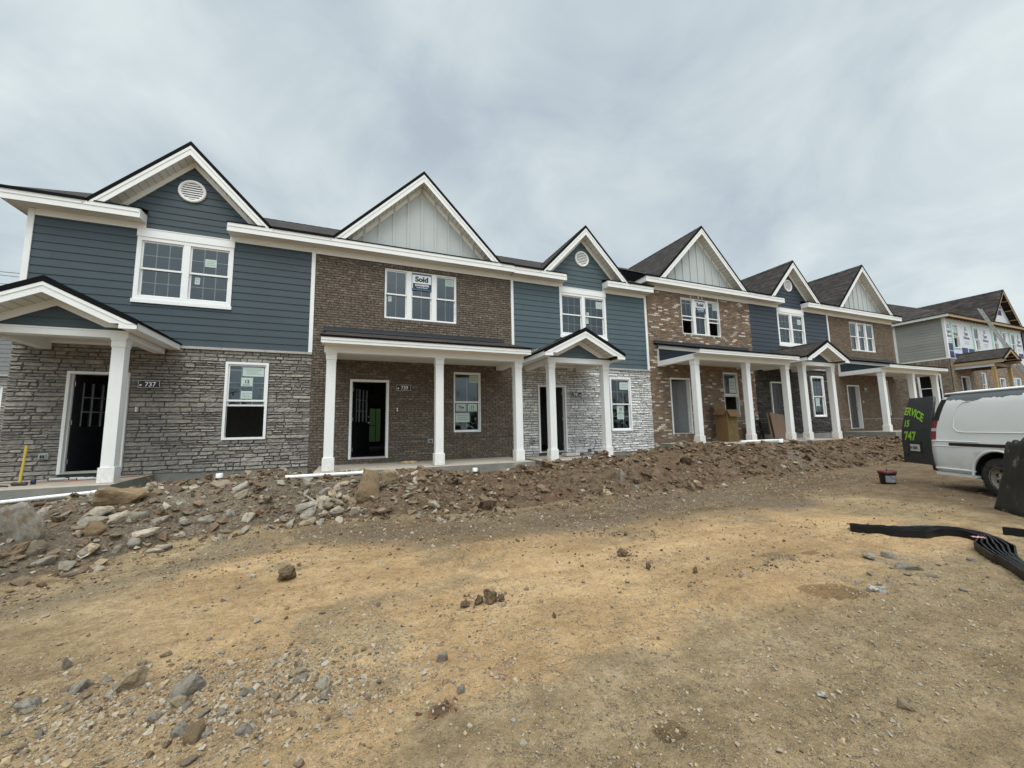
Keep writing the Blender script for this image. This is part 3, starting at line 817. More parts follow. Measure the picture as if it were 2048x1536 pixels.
        s = MB(); sx0, sx1 = -.72, 4.50
        s.box(sx0, sx1, -1.95, -.02, pz-.9, pz-.004, 1); s.box(sx0, sx1, -1.95, -.02, pz-.004, pz, 0)
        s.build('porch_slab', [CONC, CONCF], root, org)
        for a, b in cols: column(root, org, a, b, yfc, pz, 2.67)
        b_ = MB(); b_.box(-.60, 4.35, -1.70, -1.48, 2.67, 2.86); b_.box(-.60, -.40, -1.48, -.02, 2.67, 2.86); b_.box(4.15, 4.35, -1.48, -.02, 2.67, 2.86)
        b_.build('porch_beam', WHITE, root, org)
        ce = MB(); ce.poly([(-.4,-1.48,2.80),(-.4,0,2.80),(4.15,0,2.80),(4.15,-1.48,2.80)]); ce.build('porch_ceiling', [SOFFIT], root, org)
        rs = (3.56-2.995)/2.02
        rz = lambda y: 2.995+rs*(y+2.02)
        g = MB(); g.prism([(-.65,-2.02,rz(-2.02)-.05),(-.65,-.02,rz(-.02)-.05),(4.42,-.02,rz(-.02)-.05),(4.42,-2.02,rz(-2.02)-.05)], (0, 0, .05), 0)
        g.box(-.664, 4.434, -2.05, -2.02, 2.952, 2.998, 1)
        for x in (-.664, 4.422): g.add([(x,-2.03,2.95),(x+.012,-2.03,2.95),(x+.012,-.02,rz(-.02)-.05),(x,-.02,rz(-.02)-.05),(x,-2.03,3.0),(x+.012,-2.03,3.0),(x+.012,-.02,rz(-.02)+.006),(x,-.02,rz(-.02)+.006)], [(0,3,2,1),(4,5,6,7),(0,1,5,4),(1,2,6,5),(2,3,7,6),(3,0,4,7)], 1)
        go = g.build('porch_roof', [SHINP, DRIP], root, org)
        h = MB(); h.box(-.73, 4.41, -.045, -.016, 3.545, 3.672); h.add([(-.73,-.13,3.54),(4.41,-.13,3.54),(4.41,-.045,3.60),(-.73,-.045,3.60)], [(0,1,2,3)]); h.build('flashing', FLASH, go, org)
        h = MB(); h.box(-.65, 4.42, -2.02, -1.998, 2.82, 2.951); h.box(-.65, 4.42, -2.032, -2.02, 2.885, 2.951); h.box(-.65, 4.42, -1.998, -1.70, 2.83, 2.845)
        h.build('porch_fascia', WHITE, go, org)
        for x, s_ in ((-.56, -1), (4.31, 1)):
            h = MB()
            ya, yb = -1.60, -.03
            zt = lambda y: rz(y)-.075
            pts = [(x, ya, 2.86), (x, yb, 2.86), (x, yb, zt(yb)), (x, ya, zt(ya))]
            h.poly(pts if s_ < 0 else pts[::-1], 1)
            z = 2.90
            while z < zt(yb)-.03:
                y0 = max(ya, (z-2.995+.075)/rs-2.02); ze = min(z+EXP, zt(yb)); y1 = max(ya, (ze-2.995+.075)/rs-2.02)
                h.add([(x+s_*.016,y0,z),(x+s_*.016,yb,z),(x+s_*.004,yb,ze),(x+s_*.004,y1,ze),(x,y0,z),(x,yb,z)], [(0,1,2,3),(4,5,1,0)], 1)
                z += EXP
            xo = x+s_*.03; xa, xb = sorted((x+s_*.002, xo))
            h.box(xa, xb, -.105, -.022, 2.86, zt(-.1), 0)
            h.add([(xo,-2.0,zt(-2.0)-.10),(xo,-.03,zt(-.03)-.12),(xo,-.03,zt(-.03)+.02),(xo,-2.0,zt(-2.0)+.02),(x,-2.0,zt(-2.0)-.10),(x,-.03,zt(-.03)-.12),(x,-.03,zt(-.03)+.02),(x,-2.0,zt(-2.0)+.02)],
                  [(0,1,2,3),(4,7,6,5),(0,4,5,1),(3,2,6,7),(1,5,6,2),(0,3,7,4)], 0)
            h.build('porch_gable', [WHITE, SID1 if per == 0 else SID5], go, org)
    # --- small fittings
    ox, oz = ((-5.87, .47) if A else (2.12, .55))
    f = MB(); yb = -.075 if A else -.03
    f.box(ox-.075, ox+.075, yb-.01, 0, oz-.06, oz+.07, 0); f.box(ox-.05, ox+.05, yb-.035, yb-.01, oz-.04, oz+.045, 0); f.box(ox-.035, ox-.004, yb-.04, yb-.034, oz-.03, oz+.03, 1); f.box(ox+.004, ox+.035, yb-.04, yb-.034, oz-.03, oz+.03, 1)
    f.build('outlet_box', [plain('outlet_grey', (.33, .34, .34)), BLK], root, org, bevel=.003)
    bx_ = dr[1]+(.165 if A else .23)
    f = MB(); f.box(bx_-.014, bx_+.014, yb-.016, 0, 1.40, 1.50); f.lathe([(.009, 0), (.007, .006), (0, .006)], (bx_, yb-.016, 1.45), (0,-1,0), 12, 1)
    f.build('doorbell', [WHITE2, BLK], root, org, bevel=.003)
    return root

# ------------------------------------------------------------------ ground
def _h(ix,iy,s):
    n=(ix*374761393+iy*668265263+s*1442695041)&0x7fffffff
    n=((n^(n>>13))*1274126177)&0x7fffffff
    return ((n^(n>>16))&0xffff)/65535.0
def vnoise(x,y,s=0):
    x=np.asarray(x,float);y=np.asarray(y,float)
    ix=np.floor(x).astype(np.int64);iy=np.floor(y).astype(np.int64);fx=x-ix;fy=y-iy
    fx=fx*fx*fx*(fx*(fx*6-15)+10);fy=fy*fy*fy*(fy*(fy*6-15)+10)
    a=_h(ix,iy,s);b=_h(ix+1,iy,s);c=_h(ix,iy+1,s);d=_h(ix+1,iy+1,s)
    return (a+(b-a)*fx+(c-a)*fy+(a-b-c+d)*fx*fy)*2-1
def fbm(x,y,s=0,o=4,g=.5):
    r=0;a=1;t=0
    for i in range(o):
        r=r+a*vnoise(x,y,s+i*7);t+=a;a*=g;x=x*2.03+5.1;y=y*2.03+1.7
    return r/t
def sstep(a,b,x):
    t=np.clip((x-a)/(b-a),0,1);return t*t*(3-2*t)
TX=[-60,-14,-6,-3.6,-2.6,-2.26,-1.2,0,1.6,3.3,4.9,7,9.3,13.6,18,24,30,60]
TY=[-8,-8,-7.4,-6.4,-5.2,-4.6,-4.25,-4.35,-4.7,-4.9,-4.75,-4.8,-4.3,-3.7,-3.6,-3.6,-4,-6]
CX=[-60,-8,-5,-4.4,-3.9,-2.5,-1.3,0,1.3,2.7,4,4.7,7.9,9.9,12,14.7,17.7,21,25,30,34,60]
CZ=[-.3,-.25,-.2,-.2,-.08,.02,.03,-.08,.03,-.17,-.18,-.0,.08,.22,.11,.1,.25,.1,.3,.6,.9,1.4]
BX=[-60,-6,3.5,4.6,10,12,20,26,34,60];BZ=[-.25,-.2,-.19,-.2,-.12,-.1,-.05,.1,.9,1.5]
def ground(X,Y,detail=True):
    X=np.asarray(X,float);Y=np.asarray(Y,float)
    base=-.6+.05*fbm(X*.35,Y*.35,3,3)+sstep(22,40,X)*1.3*sstep(-12,-3,Y)
    toe=np.interp(X,TX,TY)+.35*fbm(X*.6,X*0+.3,21,3)
    cz=np.interp(X,CX,CZ)+.10*fbm(X*.8,Y*.8,5,3)
    cy=-2.45+.12*fbm(X*.7,X*0+9.3,25,2)
    t=np.clip((Y-toe)/(cy-toe),0,1)
    s=np.where(t<1,1-(1-t)**1.7,1)
    s=s*sstep(0,.12,t)+(1-sstep(0,.12,t))*t*1.2
    bz=np.interp(X,BX,BZ)
    back=sstep(cy+.02,-1.75,Y)
    m=np.where(Y<cy,base+(cz-base)*s,cz+(bz-cz)*back)
    inm=sstep(0.02,.2,t)*(1-sstep(-2.2,-1.95,Y))
    h=m
    h=h+inm*(.085*fbm(X*1.6,Y*1.6,31,4,.55)+.03*np.abs(fbm(X*5,Y*5,37,3)))
    if detail:
        out=1-sstep(0,.15,t)
        h=h+out*(.012*fbm(X*2.2,Y*2.2,41,4,.6))
    # behind the houses the lot climbs gently
    h=np.where(Y>0,h+sstep(10,30,Y)*6.5*(1-sstep(8,26,np.abs(X-3))),h)
    return h,t
def gz(x, y): return float(ground(np.array([x]), np.array([y]))[0][0])
def ax_(segs):
    out = []
    for a, b, st in segs:
        n = max(1, int(round((b-a)/st))); out += list(np.linspace(a, b, n, endpoint=False))
    return np.array(out+[segs[-1][1]])
gxs = ax_([(-400,-60,40),(-60,-20,5),(-20,-8,.5),(-8,-3.5,.06),(-3.5,6,.033),(6,13,.055),(13,24,.09),(24,50,.7),(50,100,6),(100,400,40)])
gys = ax_([(-400,-60,40),(-60,-20,5),(-20,-12,.6),(-12,-10.2,.08),(-10.2,-7.4,.027),(-7.4,-1.5,.042),(-1.5,.3,.15),(.3,10,1.2),(10,40,3),(40,400,45)])
GX, GY = np.meshgrid(gxs, gys)
GZ, GT = ground(GX, GY)
nearm = sstep(-12, -10.5, GY)*(1-sstep(-2.6, -1.9, GY))*sstep(-9, -7, GX)*(1-sstep(20, 24, GX))
# clods and crumbs of the bank, pebbly roughness of the drive
bank = sstep(.03, .2, GT)*(1-sstep(-2.3, -2.0, GY))*sstep(-9, -7, GX)
soil = sstep(.2, 2.6, GX)
GZ += bank*(.075*np.clip(fbm(GX*4.2, GY*4.2, 51, 4, .6), -.25, 1)*(.5+1.0*soil) + .03*soil*np.abs(fbm(GX*7, GY*7, 59, 3, .6)) + .018*np.abs(fbm(GX*12, GY*12, 57, 3, .6)))
toeY = np.interp(GX, TX, TY)+.35*fbm(GX*.6, GX*0+.3, 21, 3)
flat = 1-sstep(.0, .12, GT)
# scrapes left by the blade, running along the drive
scr = fbm((GX*.55+GY*.9)*.35, (GY*.55-GX*.18)*7, 61, 4, .6)
GZ += nearm*flat*.014*scr
GZ += nearm*flat*(.009*fbm(GX*11, GY*11, 63, 4, .65)+.006*np.clip(fbm(GX*24, GY*24, 64, 2), .1, 1))
rub = sstep(1.7, .2, np.abs(GY-toeY+.75))*flat*sstep(-9, -7, GX)
GZ += rub*.022*fbm(GX*6, GY*6, 65, 4, .6)
# tyre tread: curved ribs pressed into the sand
def tread(cx, cy, ang, lx, ly, rad, pitch, amp):
    c, s = math.cos(ang), math.sin(ang)
    u = (GX-cx)*c+(GY-cy)*s; v = -(GX-cx)*s+(GY-cy)*c
    w = np.clip(1-(np.abs(u)/lx)**3, 0, 1)*np.clip(1-(np.abs(v)/ly)**4, 0, 1)
    d = np.hypot(u+rad, v*1.0)
    return w*amp*np.sin(2*math.pi*d/pitch)
GZ += tread(1.32, -6.75, R(25), .85, .42, 1.1, .125, .020)
GZ += tread(2.5, -6.3, R(12), .8, .35, 1.3, .13, .011)
GZ += tread(4.2, -7.4, R(30), 1.2, .25, 3.0, .115, .010)
GZ += tread(-.6, -7.3, R(20), 1.2, .22, 4.0, .115, .009)
GZ += tread(3.4, -9.0, R(-22), 1.3, .22, 3.0, .115, .009)
me = bpy.data.meshes.new('ground')
nxg, nyg = len(gxs), len(gys)
V = np.stack([GX, GY, GZ], -1).reshape(-1, 3)
idx = np.arange(nxg*nyg).reshape(nyg, nxg)
F = np.stack([idx[:-1, :-1], idx[:-1, 1:], idx[1:, 1:], idx[1:, :-1]], -1).reshape(-1, 4)
def bulk(name, V, F, mats, attrs={}, smooth=True, mi=None):
    me = bpy.data.meshes.new(name); k = F.shape[1]
    me.vertices.add(len(V)); me.vertices.foreach_set('co', V.astype(np.float32).ravel())
    me.loops.add(F.size); me.loops.foreach_set('vertex_index', F.astype(np.int32).ravel())
    me.polygons.add(len(F)); me.polygons.foreach_set('loop_start', np.arange(0, F.size, k, dtype=np.int32))
    me.polygons.foreach_set('loop_total', np.full(len(F), k, dtype=np.int32))
    me.polygons.foreach_set('use_smooth', np.full(len(F), smooth))
    if mi is not None: me.polygons.foreach_set('material_index', mi.astype(np.int32))
    for q in mats: me.materials.append(q)
    for a, b in attrs.items():
        me.attributes.new(a, 'FLOAT', 'POINT').data.foreach_set('value', b.astype(np.float32).ravel())
    me.update(calc_edges=True); me.validate()
    o = bpy.data.objects.new(name, me); COL.objects.link(o); return o

# what the soil is made of, place by place
wob = .5*fbm(GX*.8, GY*.8, 71, 4)
dtoe = toeY-GY                                            # metres in front of the bank
sand = sstep(.9, 1.9, dtoe+wob*.9)
sand *= 1-.6*sstep(.0, .4, fbm(GX*.9+3, GY*1.3, 73, 4)-.12)
sand *= 1-.8*sstep(-8.6, -9.9, GY+wob*.8-.10*(GX-2))                # darker, grittier by the camera
sand *= sstep(-2.4, .2, GX+wob*1.6+(GY+7)*.3)*.6+.4
sand *= 1-.6*sstep(5.5, 8.5, GX+wob+(GY+7.6)*1.2)
bankm = sstep(.02, .12, GT+wob*.08)
greym = .75*bankm*(1-sstep(-.4, 2.6, GX+wob*2.5))
greym = np.maximum(greym, .8*bankm*np.exp(-((GX-13)/2.2)**2-((GY+3.4)/.7)**2))
greym = np.maximum(greym, .55*sstep(1.5, .4, np.abs(dtoe-.7+wob))*(1-bankm)*sstep(.0, .3, fbm(GX*1.3, GY*1.3, 77, 3)+.15))
greym = np.maximum(greym, .8*np.exp(-((GX-7.4)/.8)**2-((GY+6.6)/.35)**2))
grit = .35+.5*sstep(-.05, .35, fbm(GX*.7, GY*.7, 79, 4))
grit = np.maximum(grit, .95*np.exp(-((GX+.75)/1.0)**2-((GY+8.5)/.6)**2))
grit = np.maximum(grit, .9*np.exp(-((GX-4.8)/1.1)**2-((GY+9.3)/.5)**2))
damp = np.exp(-(np.abs(((GX-3.89)*.93-(GY+9.1)*.36)/.26)**4)-(np.abs(((GY+9.1)*.93+(GX-3.89)*.36)/.15)**4))
damp = np.maximum(damp, .7*np.exp(-(np.abs((GX-1.43)/.09)**4)-(np.abs((GY+9.75)/.07)**4)))
damp = np.maximum(damp, .6*np.exp(-(np.abs((GX-4.85)/.17)**4)-(np.abs((GY+8.35)/.06)**4)))
clay = np.exp(-((GX-.47)/.10)**2-((GY+9.16)/.07)**2)
clay = np.maximum(clay, .8*sstep(.12, .4, fbm(GX*1.1, GY*1.1, 83, 3))*bankm*soil)
clay = np.maximum(clay, .55*np.exp(-((GX-10)/3.0)**2-((GY+5.3)/.8)**2))
grass = sstep(10.2, 12, GY)
mud = sstep(3.0, .7, dtoe+wob*.9+.25*fbm(GX*2.5, GY*2.5, 87, 3))*(.6+.4*sstep(2.5, 6, GX))*sstep(-2.0, .6, GX+wob)*(1-bankm)
mud = np.maximum(mud, .9*sstep(8.4, 10.0, GX+wob*1.2)*sstep(-9.2, -8.2, GY)*sstep(9, 3, np.abs(GX-13))*(1-bankm)*.8)

gm, nt_, bs = newmat('construction_soil'); q = NT(nt_)
pos = q.n('ShaderNodeNewGeometry').outputs['Position']
at = lambda nme: q.n('ShaderNodeAttribute', attribute_name=nme).outputs['Fac']
nA = q.noise(pos, 1.1, 5, .6); nB = q.noise(pos, 6, 6, .65); nC = q.noise(pos, 34, 6, .7); nD = q.noise(pos, 150, 3, .7)
sandc = q.ramp(q.math('ADD', q.math('MULTIPLY', nA, .5), q.math('MULTIPLY', nB, .5)), [(.32, (.41, .268, .138)), (.5, (.515, .345, .180)), (.68, (.60, .42, .235))])
dirtc = q.ramp(nB, [(.3, (.265, .195, .112)), (.5, (.365, .27, .155)), (.72, (.46, .35, .213))])
bankc = q.ramp(nB, [(.3, (.068, .045, .028)), (.52, (.152, .106, .066)), (.74, (.25, .178, .115))])
greyc = q.ramp(nC, [(.3, (.095, .073, .050)), (.52, (.19, .152, .110)), (.75, (.32, .27, .205))])
clayc = q.ramp(nB, [(.3, (.105, .065, .040)), (.7, (.185, .118, .072))])
edge = q.math('ADD', q.math('MULTIPLY', nB, .55), q.math('MULTIPLY', nC, .35))
def th(a, lo=.30, hi=.62):
    return q.rng(q.math('ADD', q.math('MULTIPLY', a, .75), q.math('MULTIPLY', edge, .45)), lo+.12, hi+.06)
c = q.mix(th(at('sand'), .32, .72), dirtc, sandc)
mudc = q.ramp(nB, [(.3, (.10, .068, .040)), (.5, (.175, .122, .073)), (.72, (.27, .196, .125))])
c = q.mix(q.math('MULTIPLY', th(at('mud'), .26, .68), .92), c, mudc)
c = q.mix(th(at('bank')), c, bankc)
c = q.mix(th(at('grey'), .36, .72), c, greyc)
c = q.mix(th(at('clay'), .42, .75), c, clayc)
# grit: pale and dark specks of crushed stone
vor = q.n('ShaderNodeTexVoronoi'); q.l(pos, vor.inputs['Vector']); vor.inputs['Scale'].default_value = 42; vor.inputs['Randomness'].default_value = 1
sp = q.math('MULTIPLY', q.rng(vor.outputs['Distance'], .40, .28), q.rng(q.noise(pos, 9, 4, .7), .50, .60))
spc = q.ramp(vor.outputs['Color'], [(.0, (.12, .10, .085)), (.5, (.27, .235, .19)), (1, (.40, .37, .33))])
c = q.mix(q.math('MULTIPLY', sp, q.math('MULTIPLY', at('grit'), .85)), c, spc)
v2 = q.n('ShaderNodeTexVoronoi'); q.l(pos, v2.inputs['Vector']); v2.inputs['Scale'].default_value = 120
s2 = q.math('MULTIPLY', q.rng(v2.outputs['Distance'], .42, .30), q.rng(q.noise(pos, 13, 4, .7), .48, .60))
c = q.mix(q.math('MULTIPLY', s2, q.math('MULTIPLY', at('grit'), .8)), c, q.ramp(v2.outputs['Color'], [(.2, (.10, .08, .06)), (.6, (.25, .21, .165)), (1, (.42, .38, .33))]))
# wheel-packed streaks along the drive, paler and darker
mpS = q.n('ShaderNodeMapping'); q.l(pos, mpS.inputs[0]); mpS.inputs['Rotation'].default_value = (0, 0, R(-32)); mpS.inputs['Scale'].default_value = (.35, 3.2, 1)
nS = q.noise(mpS.outputs[0], 1.0, 5, .62, .3)
c = q.mix(1.0, c, q.ramp(nS, [(.30, (.80, .785, .77)), (.5, (1, 1, 1)), (.72, (1.12, 1.12, 1.12))]), 'MULTIPLY')
c = q.mix(1.0, c, q.ramp(q.noise(pos, .55, 4, .6), [(.34, (.86, .85, .84)), (.62, (1.06, 1.06, 1.06))]), 'MULTIPLY')
c = q.mix(1.0, c, q.ramp(nD, [(.28, [.64]*3), (.72, [1.28]*3)]), 'MULTIPLY')
c = q.mix(1.0, c, q.ramp(nC, [(.28, [.72]*3), (.72, [1.2]*3)]), 'MULTIPLY')
c = q.mix(q.math('MULTIPLY', th(at('damp'), .35, .45), .8), c, q.mix(1.0, c, (.52, .47, .43), 'MULTIPLY'))
gr = q.ramp(nC, [(.3, (.008, .02, .004)), (.7, (.024, .043, .009))])
c = q.mix(at('grass'), c, gr)
q.l(c, bs.inputs['Base Color']); bs.inputs['Roughness'].default_value = .97; bs.inputs['Specular IOR Level'].default_value = .15
hgt = q.math('ADD', q.math('MULTIPLY', nC, .6), q.math('ADD', q.math('MULTIPLY', nD, .35), q.math('ADD', q.math('MULTIPLY', sp, .35), q.math('MULTIPLY', s2, .2))))
q.bump(hgt, 1.0, .032, bs)
gob = bulk('ground', V, F, [gm], dict(sand=sand, bank=bankm, grey=greym, grit=grit, damp=damp, clay=clay, mud=mud, grass=grass))
tag(gob, 'bare dirt building lot, sandy drive and bank of dug soil', None, None, 'structure')
# fast lookup of the finished surface
def gs(x, y):
    i = min(max(int(np.searchsorted(gxs, x))-1, 0), nxg-2); j = min(max(int(np.searchsorted(gys, y))-1, 0), nyg-2)
    fx = (x-gxs[i])/(gxs[i+1]-gxs[i]); fy = (y-gys[j])/(gys[j+1]-gys[j])
    return float((GZ[j, i]*(1-fx)+GZ[j, i+1]*fx)*(1-fy)+(GZ[j+1, i]*(1-fx)+GZ[j+1, i+1]*fx)*fy)

# ------------------------------------------------------------------ the six townhouses
stk = lambda *a: a
house('A', 0, 0.0, ST1, 'slate blue townhouse with grey stone ground floor, open black door and round gable vent', SID1, 11, first=True,
      lower_raised={0: .80}, door=dict(ang=62), lower_stick=((0, 0, .36, .98, .70, .97, ''), (0, 0, .33, .66, .40, .66, '12'), (0, 0, .34, .66, .03, .26, '')),
      upper_stick=((1, 0, .36, .68, .30, .62, ''), (1, 1, .10, .24, .62, .90, '')))
house('B', 0, 0.0, BR2, 'dark brown brick townhouse with board and batten gable and three porch columns', SID1, 12, door=dict(ang=58, lites=(3, 3)), backdoor=True,
      lower_stick=((0, 1, .05, .46, .68, .96, 'The'), (0, 1, .55, .95, .68, .96, '11'), (0, 1, .02, .62, .28, .62, ''), (0, 0, .60, .98, .70, .98, '')),
      upper_stick=((2, 0, .48, .98, .64, .96, ''), (0, 1, .08, .26, .70, .96, '')))
house('A', 1, -.02, ST3, 'third townhouse in the row, blue grey siding over pale stone, gabled porch overlapping its window', SID3, 13,
      door=dict(ang=85, leaf=GREYD, lites=None, hinge='R'), stone=dict(hmin=.045, hmax=.105, lmin=.12, lmax=.42),
      lower_stick=((0, 0, .48, .98, .60, .92, ''), (0, 1, .30, .70, .62, .96, '10'), (0, 1, .30, .70, .38, .60, '')), upper_stick=((1, 0, .62, .98, .50, .9, ''), (1, 0, .06, .2, .02, .2, ''), (1, 1, .05, .2, .62, .98, '')))
house('B', 1, .405, BR4, 'townhouse of mottled brown and whitewashed brick with half-open upper windows', SID5, 14, porch_z=-.19, hidden_left_step=True,
      upper_raised={0: .72, 2: .72}, lower_raised={0: .85}, door=dict(ang=40, leaf=plain('hall_wall_tone', (.17, .175, .175), .6), lites=None, hinge='R'),  # leaf swung into view, its grey standing in for the lit hall wall
      upper_stick=((2, 0, .5, .98, .55, .98, ''),), lower_stick=((0, 0, .45, .95, .05, .8, ''),))
house('A', 2, .40, ST5, 'dark navy townhouse with charcoal stone ground floor and small gabled porch', SID5, 15, porch_z=-.19, board_left=False,
      door=dict(ang=2, leaf=GREYD, lites=None), stone=dict(hmin=.04, hmax=.09, lmin=.12, lmax=.4), lower_stick=((0, 1, .3, .7, .5, .96, ''),), upper_stick=((1, 0, .55, .9, .4, .8, ''),))
house('B', 2, .40, BR6, 'farthest townhouse of the row, medium brown brick with grey closed door', SID5, 16, porch_z=.01, last=True, door=dict(ang=2, leaf=GREYD, lites=None),
      upper_stick=((1, 0, .1, .5, .5, .9, ''),))

BOULDERS = [(-3.41, -5.0, 0.349, 0.439, 0.8, 'g', 'tall pale grey slab of rock standing in the rubble at the far left'),
 (-3.15, -5.17, 0.355, 0.199, 0.6, 'b', 'long brown-grey rock lying below the tall slab at the far left'),
 (-3.07, -3.74, 0.636, 0.248, 0.8, 'br', 'large brown boulder capped with dark soil beside the first porch slab'),
 (-2.54, -4.67, 0.559, 0.18, 0.5, 'p', 'long pale flat-topped rock at the foot of the left rubble bank'),
 (-2.91, -4.7, 0.224, 0.205, 0.9, 'br', 'round brown rock left of the long pale flat rock'),
 (-3.08, -4.36, 0.367, 0.17, 0.7, 'p', 'pale broken slab below the brown boulder'),
 (0.71, -3.43, 0.513, 0.332, 0.6, 't', 'tan squared block of rock perched on the bank by the second porch'),
 (0.34, -3.69, 0.414, 0.504, 0.8, 'br', 'dark brown craggy rock left of the tan squared block'),
 (-0.68, -3.7, 0.492, 0.221, 0.7, 'g', 'grey slab of rock tilted in the bank in front of the brick house'),
 (-0.41, -3.82, 0.271, 0.237, 0.8, 'p', 'pale angular rock beside the tilted grey slab'),
 (-0.61, -3.96, 0.262, 0.164, 0.7, 'g', 'small grey slate propped under the pale angular rock'),
 (5.54, -4.24, 0.239, 0.348, 0.8, 'g', 'upright grey rock in the brown bank by the third porch'),
 (4.79, -4.63, 0.211, 0.201, 0.7, 't', 'tan rock at the foot of the brown bank below the third porch'),
 (0.11, -4.02, 0.186, 0.169, 0.7, 'p', 'pale rock at the foot of the bank below the dark craggy rock'),
 (-1.6, -7.77, 0.142, 0.077, 0.7, 'g', 'grey angular stone uppermost in the gravel scatter at lower left'),
 (-1.16, -8.25, 0.206, 0.126, 0.45, 't', 'long tan wedge of rock in the gravel at lower left'),
 (-1.58, -8.21, 0.103, 0.065, 0.7, 'g', 'grey stone at the left edge of the lower left gravel'),
 (-0.8, -8.47, 0.172, 0.103, 0.7, 'g', 'blue-grey broken rock right of the long tan wedge'),
 (-0.82, -8.55, 0.086, 0.053, 0.7, 't', 'small yellowish rock below the blue-grey broken rock'),
 (-0.11, -8.71, 0.088, 0.079, 0.8, 'p', 'lone pale stone standing clear on the lower left sand'),
 (-1.4, -8.13, 0.11, 0.069, 0.8, 'g', 'grey stone left of the long tan wedge'),
 (-0.73, -8.81, 0.072, 0.055, 0.7, 'g', 'pointed grey stone in the gravel near the bottom edge'),
 (-0.64, -8.9, 0.104, 0.08, 0.8, 'br', 'muddy brown lump in the gravel near the bottom left'),
 (5.19, -9.06, 0.235, 0.07, 0.5, 'g', 'flat blue-grey slate on the sand below the black coiled strips'),
 (5.45, -8.78, 0.163, 0.071, 0.6, 'g', 'thick grey slate just below the black coiled strips'),
 (5.17, -8.7, 0.206, 0.087, 0.7, 'g', 'crumbling grey stone left of the thick grey slate'),
 (4.17, -9.25, 0.09, 0.06, 0.8, 'w', 'left of two white pebbles beside the dark damp patch'),
 (4.25, -9.28, 0.086, 0.056, 0.8, 'w', 'right of two white pebbles beside the dark damp patch'),
 (2.6, -10.12, 0.075, 0.055, 0.6, 't', 'flat tan stone on the dirt at lower right'),
 (2.36, -9.88, 0.059, 0.032, 0.7, 'w', 'small pale stone in the dirt at lower centre right'),
 (0.6, -9.08, 0.055, 0.044, 0.8, 'g', 'small grey stone right of the red clay patch, on open sand'),
 (0.57, -8.72, 0.076, 0.063, 0.8, 'g', 'grey chip of stone above the red clay patch')]
CLODS = [(-0.56, -6.68, 0.22, 0.15), (-0.54, -6.42, 0.08, 0.064), (1.12, -8.05, 0.135, 0.126), (1.03, -8.02, 0.097, 0.084), (0.91, -8.04, 0.099, 0.058), (1.22, -8.06, 0.081, 0.059), (2.87, -7.99, 0.092, 0.082), (3.2, -8.26, 0.055, 0.07), (1.47, -8.53, 0.038, 0.046), (2.9, -7.52, 0.171, 0.091)]
from mathutils import noise as mn
def rockmat(name, col, var=.25, moss=None):
    mt, nt, b = newmat(name); q = NT(nt)
    tc = q.n('ShaderNodeTexCoord').outputs['Object']
    orr = q.n('ShaderNodeObjectInfo').outputs['Random']
    mp = q.n('ShaderNodeVectorMath', operation='ADD'); q.l(tc, mp.inputs[0]); q.l(orr, mp.inputs[1])
    f = q.noise(mp.outputs[0], 9, 6, .65); f2 = q.noise(mp.outputs[0], 40, 4, .7)
    c = q.ramp(f, [(.28, [x*(1-var*1.3) for x in col]), (.5, col), (.75, [x*(1+var) for x in col])])
    c = q.mix(1.0, c, q.ramp(f2, [(.3, [.8]*3), (.7, [1.15]*3)]), 'MULTIPLY')
    c = q.mix(1.0, c, q.ramp(orr, [(0, [.78]*3), (1, [1.2]*3)]), 'MULTIPLY')
    d = q.rng(q.noise(mp.outputs[0], 4, 5, .6), .50, .62)
    c = q.mix(q.math('MULTIPLY', d, .75), c, (.20, .145, .088))
    q.l(c, b.inputs['Base Color']); b.inputs['Roughness'].default_value = .95; b.inputs['Specular IOR Level'].default_value = .2
    q.bump(q.math('ADD', f2, f), .8, .012, b); return mt
RK = dict(g=rockmat('rock_grey', (.30, .275, .23)), p=rockmat('rock_pale', (.40, .35, .275)), t=rockmat('rock_tan', (.40, .32, .21)),
          br=rockmat('rock_brown', (.24, .17, .10)), b=rockmat('rock_grey_brown', (.26, .215, .16)), w=rockmat('rock_white', (.52, .50, .46)))
CLOD = rockmat('soil_clod', (.175, .125, .075), .4)
def hullmesh(name, seed, n=15, cuts=0, amp=.05, flat=.7, mat=None):
    r = random.Random(seed); bm = bmesh.new()
    for i in range(n):
        while 1:
            p = Vector((r.uniform(-1, 1), r.uniform(-1, 1), r.uniform(-1, 1)))
            if .6 < p.length < 1.15: break
        p.z *= flat; bm.verts.new(p*.5)
    res = bmesh.ops.convex_hull(bm, input=bm.verts)
    for v in [v for v in bm.verts if not v.link_faces]: bm.verts.remove(v)
    if cuts:
        bmesh.ops.bevel(bm, geom=list(bm.edges), offset=.045, segments=1, affect='EDGES')
        bmesh.ops.triangulate(bm, faces=list(bm.faces))
        bmesh.ops.subdivide_edges(bm, edges=list(bm.edges), cuts=cuts, use_grid_fill=True)
        o = Vector((seed*3.1, seed*1.7, 0))
        bm.normal_update()
        for v in bm.verts:
            k = mn.fractal(v.co*3.2+o, 1.0, 2.0, 4)+.6*mn.noise(v.co*Vector((2, 2, 14)).length+o if False else Vector((v.co.x*2, v.co.y*2, v.co.z*12))+o)
            v.co += v.normal*k*amp
    # normalise to a unit box
    mn_ = [min(v.co[i] for v in bm.verts) for i in range(3)]; mx_ = [max(v.co[i] for v in bm.verts) for i in range(3)]
    for v in bm.verts:
        for i in range(3): v.co[i] = (v.co[i]-(mn_[i]+mx_[i])/2)/(mx_[i]-mn_[i])
    me = bpy.data.meshes.new(name); bm.to_mesh(me); bm.free()
    if mat: me.materials.append(mat)
    return me
view_az = lambda x, y: math.atan2(x, y+11.344)
